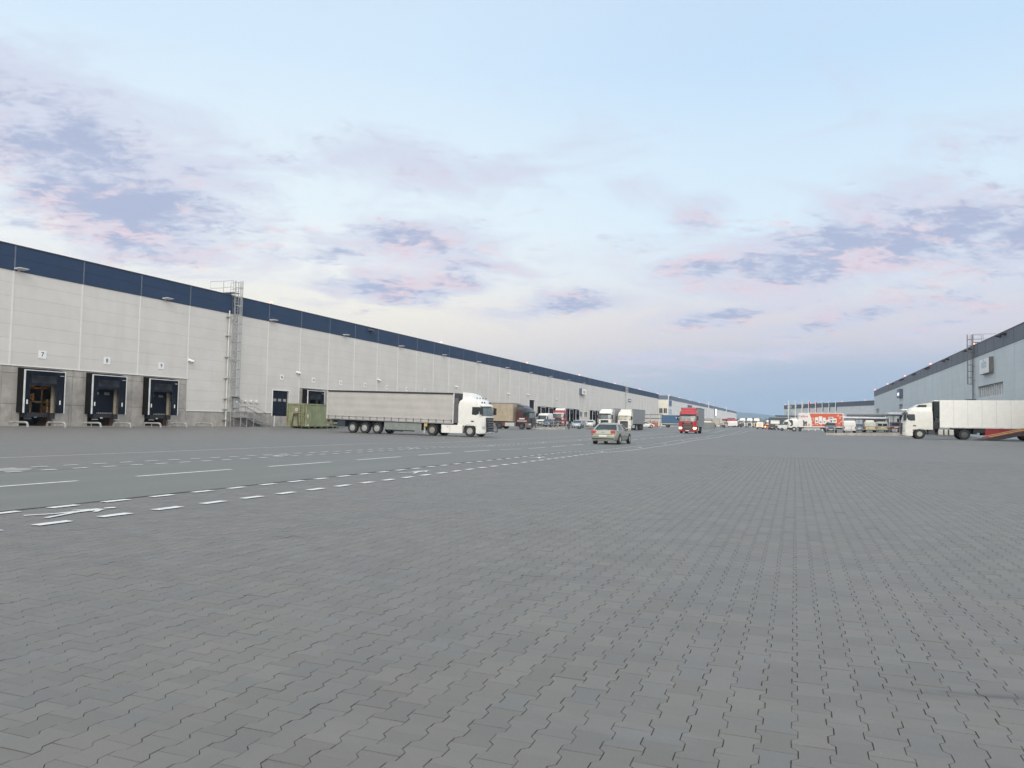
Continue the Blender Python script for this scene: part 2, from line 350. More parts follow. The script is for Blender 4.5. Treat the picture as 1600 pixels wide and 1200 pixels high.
# ---------------------------------------------------------------- mesh builder
SPLIT = set('panel_cover_strip jamb rung support panel_joint band_cover_strip wall_bracket bumper_plate leveller_teeth step clamp strap corner_post roof_lamp roof_horn tank_strap marker_light kerb_block panel_seam dock_gate gate reflector'.split())
class MB:
    def __init__(s): s.v = []; s.f = []; s.m = []; s.p = []
    def add(s, vs, fs, mi=0):
        o = len(s.v); s.p.append((o, len(s.f))); s.v += [tuple(v) for v in vs]
        s.f += [tuple(i + o for i in f) for f in fs]; s.m += [mi] * len(fs)
        return s
    def box(s, x0, x1, y0, y1, z0, z1, mi=0):
        v = [(x, y, z) for z in (z0, z1) for y in (y0, y1) for x in (x0, x1)]
        return s.add(v, [(0, 2, 3, 1), (4, 5, 7, 6), (0, 1, 5, 4), (2, 6, 7, 3), (0, 4, 6, 2), (1, 3, 7, 5)], mi)
    def obox(s, c, size, rot=(0, 0, 0), mi=0):
        from mathutils import Euler
        e = Euler(rot).to_matrix(); c = Vector(c)
        v = [tuple(c + e @ Vector((sx * size[0] / 2, sy * size[1] / 2, sz * size[2] / 2))) for sz in (-1, 1) for sy in (-1, 1) for sx in (-1, 1)]
        return s.add(v, [(0, 2, 3, 1), (4, 5, 7, 6), (0, 1, 5, 4), (2, 6, 7, 3), (0, 4, 6, 2), (1, 3, 7, 5)], mi)
    def tube(s, pts, r, n=6, mi=0):
        pts = [Vector(p) for p in pts]; rings = []
        for i, p in enumerate(pts):
            d = (pts[min(i + 1, len(pts) - 1)] - pts[max(i - 1, 0)]).normalized()
            a = d.cross(Vector((0, 0, 1)))
            if a.length < 1e-3: a = d.cross(Vector((0, 1, 0)))
            a.normalize(); b = d.cross(a)
            rr = r[i] if isinstance(r, (list, tuple)) else r
            rings.append([tuple(p + a * (rr * math.cos(2 * PI * k / n)) + b * (rr * math.sin(2 * PI * k / n))) for k in range(n)])
        return s.loft(rings, mi)
    def loft(s, rings, mi=0, cap=True):
        n = len(rings[0]); v = [p for r in rings for p in r]; f = []
        for i in range(len(rings) - 1):
            for k in range(n):
                f.append((i * n + k, i * n + (k + 1) % n, (i + 1) * n + (k + 1) % n, (i + 1) * n + k))
        if cap: f.append(tuple(range(n - 1, -1, -1))); f.append(tuple(range((len(rings) - 1) * n, len(rings) * n)))
        return s.add(v, f, mi)
    def prism(s, poly, a, b, axis='y', mi=0):
        def P(p, t): return {'y': (p[0], t, p[1]), 'x': (t, p[0], p[1]), 'z': (p[0], p[1], t)}[axis]
        return s.loft([[P(p, a) for p in poly], [P(p, b) for p in poly]], mi)
    def lathe(s, prof, c, axis='y', n=20, mi=0, cap=True):
        """prof: list of (radius, offset along axis)"""
        rings = []
        for r, t in prof:
            ring = []
            for k in range(n):
                a = 2 * PI * k / n; ca, sa = r * math.cos(a), r * math.sin(a)
                ring.append({'y': (c[0] + ca, c[1] + t, c[2] + sa), 'z': (c[0] + ca, c[1] + sa, c[2] + t), 'x': (c[0] + t, c[1] + ca, c[2] + sa)}[axis])
            rings.append(ring)
        return s.loft(rings, mi, cap)
    def grid(s, pts, mi=0, thick=None):
        """pts[i][j] -> quads; with thick, a closed thin shell offset by -thick vector"""
        a, b = len(pts), len(pts[0]); v = [p for r in pts for p in r]
        f = [(i * b + j, i * b + j + 1, (i + 1) * b + j + 1, (i + 1) * b + j) for i in range(a - 1) for j in range(b - 1)]
        if thick:
            v2 = [tuple(Vector(p) - Vector(thick)) for p in v]; o = len(v)
            f2 = [tuple(o + i for i in reversed(q)) for q in f]
            rim = [i * b for i in range(a)] + [(a - 1) * b + j for j in range(1, b)] + [i * b + b - 1 for i in range(a - 2, -1, -1)] + [j for j in range(b - 2, 0, -1)]
            f3 = [(rim[i], rim[(i + 1) % len(rim)], o + rim[(i + 1) % len(rim)], o + rim[i]) for i in range(len(rim))]
            v = v + v2; f = f + f2 + f3
        return s.add(v, f, mi)
    def mesh(s, name, mats, bevel=0., smooth=None, recalc=True):
        me = bpy.data.meshes.new(name); me.from_pydata(s.v, [], s.f)
        for m in (mats if isinstance(mats, (list, tuple)) else [mats]): me.materials.append(m)
        me.polygons.foreach_set('material_index', s.m)
        if recalc or bevel:
            bm = bmesh.new(); bm.from_mesh(me)
            bmesh.ops.recalc_face_normals(bm, faces=bm.faces)
            if bevel:
                ed = [e for e in bm.edges if len(e.link_faces) == 2 and e.calc_face_angle(0) > .5]
                bmesh.ops.bevel(bm, geom=ed, offset=bevel, segments=2, affect='EDGES', profile=.6, clamp_overlap=True)
            bm.to_mesh(me); bm.free()
        if smooth:
            for p in me.polygons: p.use_smooth = True
            me.set_sharp_from_angle(angle=R(smooth))
        me.update(); return me
    def build(s, name, mats, parent=None, bevel=0., smooth=None, loc=None, **kw):
        if name in SPLIT and 1 < len(s.p) <= 100 and parent is not None:       # repeated pieces become parts of their own
            first = None
            for i, (v0, f0) in enumerate(s.p):
                v1, f1 = s.p[i + 1] if i + 1 < len(s.p) else (len(s.v), len(s.f))
                q = MB(); q.v = s.v[v0:v1]; q.f = [tuple(k - v0 for k in f) for f in s.f[f0:f1]]; q.m = s.m[f0:f1]
                o = obj(name, q.mesh(name, mats, bevel, smooth), parent, loc); first = first or o
            return first
        return obj(name, s.mesh(name, mats, bevel, smooth), parent, loc)
def obj(name, me, parent=None, loc=None, rot=None):
    o = bpy.data.objects.new(name, me); COL.objects.link(o)
    if parent: o.parent = parent
    if loc is not None: o.location = loc
    if rot is not None: o.rotation_euler = rot
    return o
def tag(o, label, cat, group=None):
    o['label'] = label; o['category'] = cat
    if group: o['group'] = group
    return o
def struct(o, kind='structure'): o['kind'] = kind; return o
def thing(name, label, cat, loc=(0, 0, 0), rz=0., group=None, pitch=0.):
    o = bpy.data.objects.new(name, None); COL.objects.link(o); o.empty_display_size = .3
    o.location = loc; o.rotation_euler = (0, pitch, rz)
    return tag(o, label, cat, group)
def copy_tree(o, parent=None):
    c = o.copy(); COL.objects.link(c); c.parent = parent
    for ch in list(o.children): copy_tree(ch, c)
    return c
def text_mesh(txt, size, mats, extrude=.004, align='CENTER', bold=0.):
    cu = bpy.data.curves.new('lettering', 'FONT'); cu.body = txt; cu.size = size; cu.align_x = align; cu.align_y = 'CENTER'; cu.extrude = extrude; cu.offset = bold
    o = bpy.data.objects.new('lettering', cu); COL.objects.link(o)
    bpy.context.view_layer.update()
    me = bpy.data.meshes.new_from_object(o.evaluated_get(bpy.context.evaluated_depsgraph_get()))
    bpy.data.objects.remove(o); bpy.data.curves.remove(cu)
    me.materials.clear(); me.materials.append(mats); me.name = 'lettering'
    return me
FACE_X = (R(90), 0, R(90))        # lettering that reads when you look along -X (faces +X)
FACE_MX = (R(90), 0, R(-90))      # faces -X
FACE_MY = (R(90), 0, 0)           # faces -Y
ORD = ['nearest', 'second', 'third', 'fourth', 'fifth', 'sixth', 'seventh', 'eighth', 'ninth', 'tenth', 'eleventh', 'twelfth', 'thirteenth', 'fourteenth']

# ---------------------------------------------------------------- ground
ZX0, ZX1, ZY0, ZY1 = -9.49, 11.0, 1.0, 34.0
def axis(*segs):
    out = []
    for a, b, st in segs: out += list(np.arange(a, b, st))
    return out + [segs[-1][1]]
GX = sorted(set([round(v, 4) for v in axis((-4500, -500, 500), (-500, -100, 50), (-100, -60, 10), (-60, -22, 2), (-22, 12, 1), (12, 52, 2.5), (52, 102, 10), (102, 502, 50), (500, 4500, 500)) + [-9.5, -15.55, ZX0, ZX1, ZX1 + .01]]))
GY = sorted(set([round(v, 4) for v in axis((-300, -20, 20), (-20, 60, 1.0), (60, 240, 2.5), (240, 400, 8), (400, 900, 25), (900, 2000, 100), (2000, 7500, 500)) + [ZY0, ZY0 - .01, ZY1, ZY1 + .01]]))
def make_ground():
    xs, ys = np.array(GX), np.array(GY)
    Xg, Yg = np.meshgrid(xs, ys)
    Zg = hz(Xg, Yg)
    inz = (Xg >= ZX0 - 1e-3) & (Xg <= ZX1 + 1e-3) & (Yg >= ZY0 - 1e-3) & (Yg <= ZY1 + 1e-3)
    Zg = Zg - np.where(inz, .0075, 0)
    nx, ny = len(xs), len(ys)
    v = np.stack([Xg, Yg, Zg], -1).reshape(-1, 3)
    i = (np.arange(ny - 1)[:, None] * nx + np.arange(nx - 1)[None, :]).reshape(-1)
    q = np.stack([i, i + 1, i + 1 + nx, i + nx], 1)
    me = bpy.data.meshes.new('ground'); me.from_pydata(v.tolist(), [], q.tolist()); me.materials.append(PAVER); me.update()
    for p in me.polygons: p.use_smooth = False
    struct(obj('ground', me))
make_ground()

def make_paving():
    rng = np.random.default_rng(3)
    C_, PER, A = .141, .2035, .013
    s = np.array([0, .1875, .3125, .6875, .8125, 1.0])
    wv = np.array([-1, -1, 1, 1, -1, -1])
    VV, FF = [], []; base = 0
    for j in range(int(ZX0 / C_), int(ZX1 / C_) + 1):
        xl, xr = j * C_, (j + 1) * C_
        # joints where frac(y/PER + .5 j) = .5
        n0 = math.floor(ZY0 / PER + .5 * j - .5) + 1; n1 = math.floor(ZY1 / PER + .5 * j - .5) - 1
        ns = np.arange(n0, n1); y0 = (ns + .5 - .5 * j) * PER
        ok = np.abs(xl - (-2.5 - .0 * y0)) < (6.5 + y0 * 1.2)
        y0 = y0[ok]; B = len(y0)
        if not B: continue
        lx = np.concatenate([xl + wv * A, (xr - wv * A)[::-1]]); ly = np.concatenate([s, s[::-1]]) * PER
        cx, cy = (xl + xr) / 2, PER / 2
        def ring(gap):
            sx = (C_ / 2 - gap) / (C_ / 2); sy = (PER / 2 - gap * .32) / (PER / 2)
            return cx + (lx - cx) * sx, cy + (ly - cy) * sy
        th = rng.normal(0, .0007, B); tx = rng.normal(0, .0035, B); ty = rng.normal(0, .004, B); dx = rng.normal(0, .0007, B); dy = rng.normal(0, .0009, B); da = rng.normal(0, .004, B)
        rows = []
        for gap, dz in ((.0032, 0.), (.0010, -.0020), (.0009, -.02)):
            rx, ry = ring(gap)
            ox = (rx - cx)[None, :]; oy = (ry - cy)[None, :]
            X = cx + ox - oy * da[:, None] + dx[:, None]; Y = y0[:, None] + cy + oy + ox * da[:, None] + dy[:, None]
            Zz = th[:, None] + ox * tx[:, None] + oy * ty[:, None] + dz
            rows.append(np.stack([X, Y, Zz], -1))
        v = np.stack(rows, 1).reshape(B, 36, 3)
        v[..., 2] += hz(np.full(B, cx), y0)[:, None]
        VV.append(v.reshape(-1, 3))
    V = np.concatenate(VV); nb = len(V) // 36
    k = np.arange(12); k2 = (k + 1) % 12
    quads = np.concatenate([np.stack([k, k + 12, k2 + 12, k2], 1), np.stack([k + 12, k + 24, k2 + 24, k2 + 12], 1)])
    o = np.arange(nb)[:, None]
    top = (o * 36 + k[None, ::-1]).reshape(-1)
    qd = (o[:, :, None] * 36 + quads[None]).reshape(-1)
    loops = np.concatenate([top, qd]); nq = nb * 24
    starts = np.concatenate([np.arange(nb) * 12, nb * 12 + np.arange(nq) * 4])
    me = bpy.data.meshes.new('paving')
    me.vertices.add(len(V)); me.vertices.foreach_set('co', V.reshape(-1).astype(np.float32))
    me.loops.add(len(loops)); me.loops.foreach_set('vertex_index', loops.astype(np.int32))
    me.polygons.add(nb + nq); me.polygons.foreach_set('loop_start', starts.astype(np.int32))
    me.update(calc_edges=True); me.validate()
    me.polygons.foreach_set('use_smooth', np.zeros(len(me.polygons), bool))
    me.materials.append(PAVER)
    # make the tops face up
    if me.polygons[0].normal.z < 0: me.flip_normals()
    struct(obj('paving', me))
make_paving()

def strip(name, x0, x1, y0, y1, lift, m, xs=None):
    X = xs or [x for x in GX if x0 < x < x1]; X = sorted(set([x0] + X + [x1]))
    Ys = sorted(set([y0] + [y for y in GY if y0 < y < y1] + [y1]))
    return X, Ys
def make_road():
    X, Ys = strip('road', -15.55, -9.5, -20, 900, .004, None)
    v = []; 
    for y in Ys:
        for x in X: v.append((x, y, Z(x, y) + .005))
    n = len(X)
    f = [(i * n + k, i * n + k + 1, (i + 1) * n + k + 1, (i + 1) * n + k) for i in range(len(Ys) - 1) for k in range(n - 1)]
    me = bpy.data.meshes.new('road'); me.from_pydata(v, [], f); me.materials.append(asphalt_material()); me.update()
    struct(obj('road', me))
    seam = MB()
    for x in (-9.52, -15.54):
        yy = [y for y in GY if -20 <= y <= 260]
        for a, b in zip(yy[:-1], yy[1:]):
            w0, w1 = .010 + .006 * math.sin(a * 2.1), .010 + .006 * math.sin(b * 2.1)
            za, zb = Z(x, a) + .009, Z(x, b) + .009
            seam.add([(x - w0, a, za), (x + w0, a, za), (x + w1, b, zb), (x - w1, b, zb)], [(0, 1, 2, 3)])
    struct(obj('road_seam', seam.mesh('road_seam', mat('bitumen', (.035, .035, .036), .6), recalc=False)))
make_road()

def make_markings():
    pm = paint_material('road_paint', .6); pw = paint_material('worn_road_paint', 1.0)
    def dash(mb, x, w, y0, y1, jit=.006, lift=.0095):
        n = max(1, int((y1 - y0) / .09)) if y0 < 26 else 1
        ys = [y0 + (y1 - y0) * i / n for i in range(n + 1)]
        l, r = [], []
        for i, y in enumerate(ys):
            j = jit if y0 < 26 else 0
            yy = y + (random.uniform(-j, j) * 2 if i in (0, n) else 0)
            zz = Z(x, y) + lift + y * .00006
            l.append((x - w / 2 + random.uniform(-j, j), yy, zz)); r.append((x + w / 2 + random.uniform(-j, j), yy + random.uniform(-j, j) * 2 * (i in (0, n)), zz))
        mb.add(l + r, [(i, len(l) + i, len(l) + i + 1, i + 1) for i in range(n)])
    near = MB()
    y = 7.58 - .868 * 14
    while y < 240:
        dash(near, -9.36, .15, y, y + .43); y += .868
    y = 6.34 - .868 * 12
    while y < 240:
        dash(near, -8.04, .15, y, y + .45); y += .868
    struct(obj('footpath_marking', near.mesh('footpath_marking', pm, recalc=False)))
    far = MB(); y = 11.62 - .82 * 18
    while y < 200:
        dash(far, -15.68, .14, y, y + .38); y += .82
    y = 13.05 - .84 * 18
    while y < 200:
        dash(far, -16.75, .13, y, y + .42); y += .84
    struct(obj('far_footpath_marking', far.mesh('far_footpath_marking', pw, recalc=False)))
    ctr = MB(); y = 8.0 - 4.25 * 4
    while y < 320:
        dash(ctr, -12.72 - max(0, y - 20) * .012 * (y < 60), .12, y, y + 2.85); y += 4.25
    struct(obj('centre_line', ctr.mesh('centre_line', pm, recalc=False)))
    line = MB(); yy = [v for v in GY if 4 <= v <= 150]
    for a, b in zip(yy[:-1], yy[1:]): dash(line, -20.75, .09, a, b, 0)
    struct(obj('edge_line', line.mesh('edge_line', pw, recalc=False)))
    pic = MB()
    def person(cx, y0, L, sx):                 # walking figure, head away from the viewer
        def P(poly):
            vs = [(cx + u * sx, y0 + w * L, 0) for u, w in poly]
            vs = [(a, b, Z(a, b) + .0105 + b * .00006) for a, b, c in vs]
            pic.add(vs, [tuple(range(len(vs)))])
        P([(.09 * math.cos(2 * PI * k / 12), .92 + .07 * math.sin(2 * PI * k / 12)) for k in range(12)])
        P([(-.09, .48), (.09, .48), (.13, .80), (-.11, .80)])
        P([(.09, .48), (.20, .26), (.34, 0.0), (.25, -.02), (.10, .24), (-.02, .48)])
        P([(-.09, .48), (-.12, .27), (-.33, .03), (-.24, .0), (-.03, .25), (.05, .48)])
        P([(.11, .78), (.30, .60), (.26, .55), (.09, .69)])
        P([(-.10, .78), (-.27, .58), (-.23, .54), (-.09, .68)])
    for k in range(9): person(-8.7, 6.85 + 9.55 * k, 1.2, .72)
    for k in range(8): person(-16.2, 11.4 + 9.55 * k, 1.2, .72)
    struct(obj('footpath_pictogram', pic.mesh('footpath_pictogram', pm, recalc=False)))
    # round manhole cover on the paving beyond the road
    mh = MB(); mh.lathe([(.01, 0), (.34, 0), (.34, -.02), (.01, -.02)], (-16.35, 12.25, Z(-16.35, 12.25) + .012), 'z', 24, 0)
    mh.lathe([(.345, 0), (.42, 0), (.42, -.02), (.345, -.02)], (-16.35, 12.25, Z(-16.35, 12.25) + .014), 'z', 24, 0)
    tag(mh.build('manhole_cover', mat('concrete_cover', (.30, .29, .28), .85)), 'round pale manhole cover between the dashed lines at left', 'manhole cover')
make_markings()

def make_hills():
    v, f = [], []; n = 80; Y0 = 5200
    rng = random.Random(4)
    for i in range(n + 1):
        x = -3200 + 6000 * i / n
        a = x / 500
        h = 52 + 42 * math.exp(-((x + 330) / 330) ** 2) + 20 * math.exp(-((x + 900) / 420) ** 2) - 14 * math.exp(-((x - 500) / 420) ** 2) + 5 * math.sin(a * 2.3) + 2 * math.sin(a * 7.1) + rng.uniform(-.8, .8)
        for d, k in ((-900, 0), (-400, .45), (0, 1), (700, .5), (1500, 0)):
            v.append((x, Y0 + d, max(0, h * k + rng.uniform(-1, 1) * k) - 1))
    for i in range(n):
        for k in range(4): f.append((i * 5 + k, (i + 1) * 5 + k, (i + 1) * 5 + k + 1, i * 5 + k + 1))
    me = bpy.data.meshes.new('hills'); me.from_pydata(v, [], f); me.materials.append(mat('wooded_hill', (.06, .085, .06), .9, var=.3, scale=.01)); me.update()
    for p in me.polygons: p.use_smooth = True
    struct(obj('hills', me))
make_hills()

# ---------------------------------------------------------------- left warehouse
WX = -55.4
SL = .002
def wz(y): return SL * (y - 40)
wallm = panel_material('grey_sandwich_panel', (.645, .622, .59), 1.045, 4.80, 1, .0)
navy = panel_material('navy_sandwich_panel', (.037, .062, .118), .98, 12.0, 1, .0, .35, .12)
trim_w = mat('white_flashing', (.78, .77, .74), .4, var=.03)
trim_g = mat('grey_flashing', (.12, .14, .18), .5)
conc = concrete_material('precast_concrete', (.40, .375, .345))
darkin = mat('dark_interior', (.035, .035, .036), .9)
navyplain = mat('navy_curtain', (.010, .0135, .022), .8, spec=.12, var=.25, scale=1.5, dirt=.3, dirtcol=(.06, .06, .07))
padm = mat('worn_head_pad', (.03, .034, .042), .85, spec=.15, var=.35, scale=1.2)
doorm = mat('navy_door', (.013, .018, .030), .7, var=.1, spec=.15)
cream = mat('cream_jamb', (.52, .45, .34), .7, var=.1)
brown = mat('rusty_pit', (.13, .075, .05), .9, var=.4)

warehouse = thing('warehouse', 'long grey panelled warehouse with a navy roof band and numbered loading docks', 'warehouse', (WX, 0, -SL * 40))
warehouse.rotation_euler = (math.atan(SL), 0, 0)
END1 = 333.6
DOCKC = [43.4 + 6 * n for n in (-1, 0, 1, 2, 6, 7, 8, 9, 10, 11, 21, 22, 23, 24, 25, 26, 29, 30, 31, 32, 33)]
ZONES = [(-10, 59, 4.85), (59, 72.1, 1.75), (72.1, 75, 4.32), (75, 77, 1.75), (77, 113, 4.85), (113, 161.5, 1.75), (161.5, 165.2, 6.1), (165.2, 167, 1.75), (167, 203.2, 4.85), (203.2, 215, 1.75), (215, 245, 4.85), (245, END1, 1.75)]
def build_warehouse():
    w = MB(); fl = MB()
    for a, b, zb in ZONES:
        w.box(-.25, 0, a, b, zb, 12.0)
        fl.box(0.002, .035, a, b, zb - .03, zb + .05)
    w.build('wall', wallm, warehouse)
    fl.build('base_flashing', trim_w, warehouse)
    b = MB(); b.box(-.25, .05, -10, END1, 12.0, 13.9); b.build('roof_band', navy, warehouse)
    c = MB(); c.box(-.4, .1, -10, END1 + .05, 13.902, 13.98); c.build('coping', mat('dark_coping', (.035, .04, .055), .5), warehouse)
    n = -8; st = MB(); sb = MB()
    while 40.98 + 6 * n < END1:
        y = 40.98 + 6 * n
        zb = [z for a, q, z in ZONES if a <= y < q]
        if zb: st.box(0, .03, y - .065, y + .065, max(zb[0], 1.75) + .05, 12.0); sb.box(.05, .062, y - .05, y + .05, 12.0, 13.9)
        n += 1
    st.build('panel_cover_strip', mat('cover_strip_white', (.70, .695, .68), .5, var=.03), warehouse); sb.build('band_cover_strip', trim_g, warehouse)
    r = MB(); r.box(-60, -.25, -10, END1, 13.3, 13.6); r.build('roof', trim_g, warehouse)
    e = MB(); e.box(-60, -.25, -10, -9.75, 0, 13.3); e.box(-60, -.25, END1 - .25, END1, -1, 13.3); e.box(-60, -59.75, -9.75, END1 - .25, -1, 13.3); e.build('end_wall', wallm, warehouse)
    f = MB(); f.box(-59.7, -1.6, -9.7, END1 - .3, 1.1, 1.3); f.build('floor_slab', mat('interior_floor', (.25, .24, .22), .5), warehouse)
    back = MB(); p = MB()
    def slab(y0, y1, z0, z1): p.box(-.25, -.03, y0 + .012, y1 - .012, z0 + .012, z1 - .012)
    for a, q, zb in ZONES:
        if zb == 4.85:
            cs = [c for c in DOCKC if a - 1 < c < q + 1 and c - 1.6 > a]
            y = a
            for c in cs + [None]:
                e0 = (c - 1.4) if c else q
                ys = [y]
                if e0 - y > 3.0: ys.append(y + (e0 - y) * (.52 if y > a else .45))
                ys.append(e0)
                for s0, s1 in zip(ys[:-1], ys[1:]):
                    for z0, z1 in ((-1.2, 1.95), (1.95, 4.28), (4.28, 4.80)): slab(s0, s1, z0, z1)
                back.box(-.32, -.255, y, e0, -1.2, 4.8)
                if c:
                    slab(e0, c + 1.4, 4.4, 4.80); slab(e0, c + 1.4, -1.2, .28)
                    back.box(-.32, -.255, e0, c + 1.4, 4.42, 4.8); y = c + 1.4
        else:
            h = 1.72 if zb < 3 else 1.4
            y = a
            while y < q - .1:
                s1 = min(q, y + 6); slab(y, s1, -1.2, h); y = s1
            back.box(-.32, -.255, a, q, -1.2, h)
    p.build('concrete_base', conc, warehouse); back.build('base_backing', darkin, warehouse)
    for (a, q, z0, z1, lab) in ((72.1, 75, 1.42, 4.32, 'navy gate with a row of small windows'), (161.5, 165.2, 1.45, 6.1, 'tall dark gate')):
        g = MB(); k = int((z1 - z0) / .5)
        for i in range(k): g.box(-.22, -.16, a + .06, q - .06, z0 + (z1 - z0) * i / k + .008, z0 + (z1 - z0) * (i + 1) / k - .008)
        g.box(-.25, -.2, a, q, z0, z1)
        go = g.build('gate', doorm, warehouse); go['label'] = lab
        if z1 < 5:
            for i in range(3):
                yy = a + .3 + i * .9
                m = MB(); m.box(-.17, -.15, yy, yy + .55, z0 + 1.65, z0 + 1.95); m.build('window', mat('gate_window', (.30, .31, .29), .2), go)
        fr = MB(); fr.box(-.16, .045, a - .1, a, z0, z1 + .1); fr.box(-.16, .045, q, q + .1, z0, z1 + .1); fr.box(-.16, .045, a, q, z1, z1 + .1); fr.build('frame', trim_w, go)
build_warehouse()

def make_dock(open_):
    s = MB()
    s.box(0, .78, -1.72, -1.65, 1.28, 4.5); s.box(0, .78, 1.65, 1.72, 1.28, 4.5)
    s.prism([(0, 4.5), (.78, 4.5), (.78, 4.56), (0, 4.72)], -1.72, 1.72, 'y')
    sh = s.build('dock_shelter', mat('black_shelter_fabric', (.012, .0115, .011), .9, spec=.1), warehouse)
    h = MB()
    pts = [[(.74 - .10 * math.exp(-((z - 3.85) / .28) ** 2) * (1 - (y / 1.7) ** 4) * (1 if abs(y) < 1.3 else .3), y, z) for y in np.linspace(-1.65, 1.65, 14)] for z in np.linspace(3.38, 4.5, 9)]
    h.grid(pts, 0, (.04, 0, 0)); h.build('head_curtain', navyplain, sh, smooth=40)
    pd = MB(); pd.grid([[(.765 - .10 * math.exp(-((z - 3.85) / .28) ** 2) * (1 - (y / 1.7) ** 4), y, z) for y in np.linspace(-1.1, 1.0, 10)] for z in np.linspace(3.58, 4.16, 6)], 0, (.02, 0, 0)); pd.build('head_pad', padm, sh, smooth=40)
    for a, b in ((-1.65, -1.2), (1.0, 1.65)):
        c = MB(); c.box(.70, .74, a, b, 1.28, 3.378); c.build('side_curtain', navyplain, sh)
        k = MB(); m = a + .22 if a < 0 else b - .3; k.box(.741, .748, m - .06, m + .06, 1.95, 2.28); k.build('reflector', trim_w, sh)
    t = MB(); t.box(.70, .80, -1.74, -1.66, 1.28, 4.5); t.box(.70, .80, 1.66, 1.74, 1.28, 4.5); t.box(.70, .80, -1.74, 1.74, 4.502, 4.57); t.box(.78, .80, 1.25, 1.6, 4.20, 4.24)
    t.build('edge_trim', mat('edge_trim_metal', (.62, .63, .64), .4), sh)
    j = MB(); j.box(-.14, .08, 1.24, 1.38, 1.3, 4.38); j.box(-.14, .08, -1.4, -1.30, 1.3, 4.38); j.build('jamb', cream, sh)
    lv = MB(); lv.box(-1.6, .28, -1.35, 1.15, .96, 1.29); lv.box(.28, .52, -1.3, -.85, .84, 1.27); lv.box(.28, .52, .75, 1.15, .84, 1.27)
    lv.build('leveller', black, sh, bevel=.015)
    sp = MB(); sp.box(.52, .55, -1.45, -.85, .80, .835); sp.box(.52, .55, .75, 1.25, .80, .835); sp.box(.525, .54, -.65, -.4, .9, 1.0); sp.build('bumper_plate', trim_g if open_ else palesteel, sh)
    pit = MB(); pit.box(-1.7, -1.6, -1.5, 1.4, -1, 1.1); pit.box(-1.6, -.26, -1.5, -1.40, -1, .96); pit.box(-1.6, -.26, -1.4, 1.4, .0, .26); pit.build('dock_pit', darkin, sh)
    ps = MB(); ps.prism([(-1.59, .27), (-.27, .27), (-.27, .95), (-1.0, .95)], 1.1, 1.39, 'y'); ps.build('pit_wall', brown, sh)
    if not open_:
        d = MB()
        for i in range(6): d.box(-.20, -.145, -1.38, 1.36, 1.31 + i * .51, 1.31 + (i + 1) * .51 - .012)
        d.box(-.24, -.20, -1.38, 1.36, 1.3, 4.38)
        do = d.build('door_panel', doorm, sh)
        for y0 in (-.85, .25):
            m = MB(); m.box(-.142, -.13, y0, y0 + .55, 2.92, 3.14); m.build('window', mat('dock_window', (.20, .20, .18), .25), do)
        m = MB()
        for i in range(13): m.box(-.12, -.08, -1.2 + i * .18, -1.12 + i * .18, 1.32, 1.40)
        m.build('leveller_teeth', palesteel, sh)
    return sh
d_open, d_shut = make_dock(True), make_dock(False)
uo = us = False
for n in (0, 1, 2, 6, 7, 8, 9, 10, 11, 21, 22, 23, 24, 25, 26, 29, 30, 31, 32, 33):
    c = 43.4 + 6 * n; op = n in (0, 6, 21)
    if op: o = d_open if not uo else copy_tree(d_open, warehouse); uo = True
    else: o = d_shut if not us else copy_tree(d_shut, warehouse); us = True
    o.location = (0, c, 0)
NUMS = [(0, '7'), (1, '8'), (2, '9'), (6, '10'), (7, '11'), (8, '12'), (9, '13'), (10, '14'), (11, '15')]
sign_t = mat('black_lettering', (.015, .015, .016), .6)
def wall_sign(y, txt, lab, z=5.85, s=.66, h=.62):
    t = thing('number_sign', lab, 'number sign', (WX + .012, y, z + wz(y)), 0, 'dock number signs on the grey wall')
    m = MB(); m.box(0, .03, -s / 2, s / 2, -h / 2, h / 2); m.build('plate', mat('sign_white', (.82, .82, .82), .4, var=.02), t)
    obj('lettering', text_mesh(txt, .48 if len(txt) < 2 else .42, sign_t, bold=.004), t, (.034, 0, 0), FACE_X)
for n, s in NUMS: wall_sign(43.6 + 6.03 * n, s, 'white square plate with black number %s above its loading dock' % s)
wall_sign(73.6, '9a', 'white square plate lettered 9a above the navy gate')

# wheel guides: bent pipes on the ground before the docks
def wheel_guide_mesh():
    m = MB()
    m.tube([(0, 0, -.3), (0, 0, .2), (.06, 0, .31), (.2, 0, .36), (1.7, 0, .36), (1.85, 0, .31), (1.92, .0, .2), (1.95, 0, -.3)], .085, 10)
    m.tube([(.9, 0, -.3), (.9, 0, .3)], .03, 6)
    return m.mesh('wheel_guide', mat('guide_steel', (.36, .355, .34), .6, var=.25, dirt=.4), smooth=50)
gm = None
for i, (y, who) in enumerate([(40.85, 'left guide rail before dock 7'), (43.95, 'right guide rail before dock 7'), (47.2, 'left guide rail before dock 8'), (50.2, 'right guide rail before dock 8'), (53.5, 'left guide rail before dock 9'), (56.6, 'right guide rail before dock 9'), (60.0, 'guide rail farthest right, before the plain wall')]):
    if gm is None: gm = wheel_guide_mesh()
    o = obj('wheel_guide', gm, None, (WX + .45, y, Z(WX + 1.3, y) - .02)); tag(o, 'low bent steel pipe, ' + who, 'wheel guide', 'wheel guides before the docks')

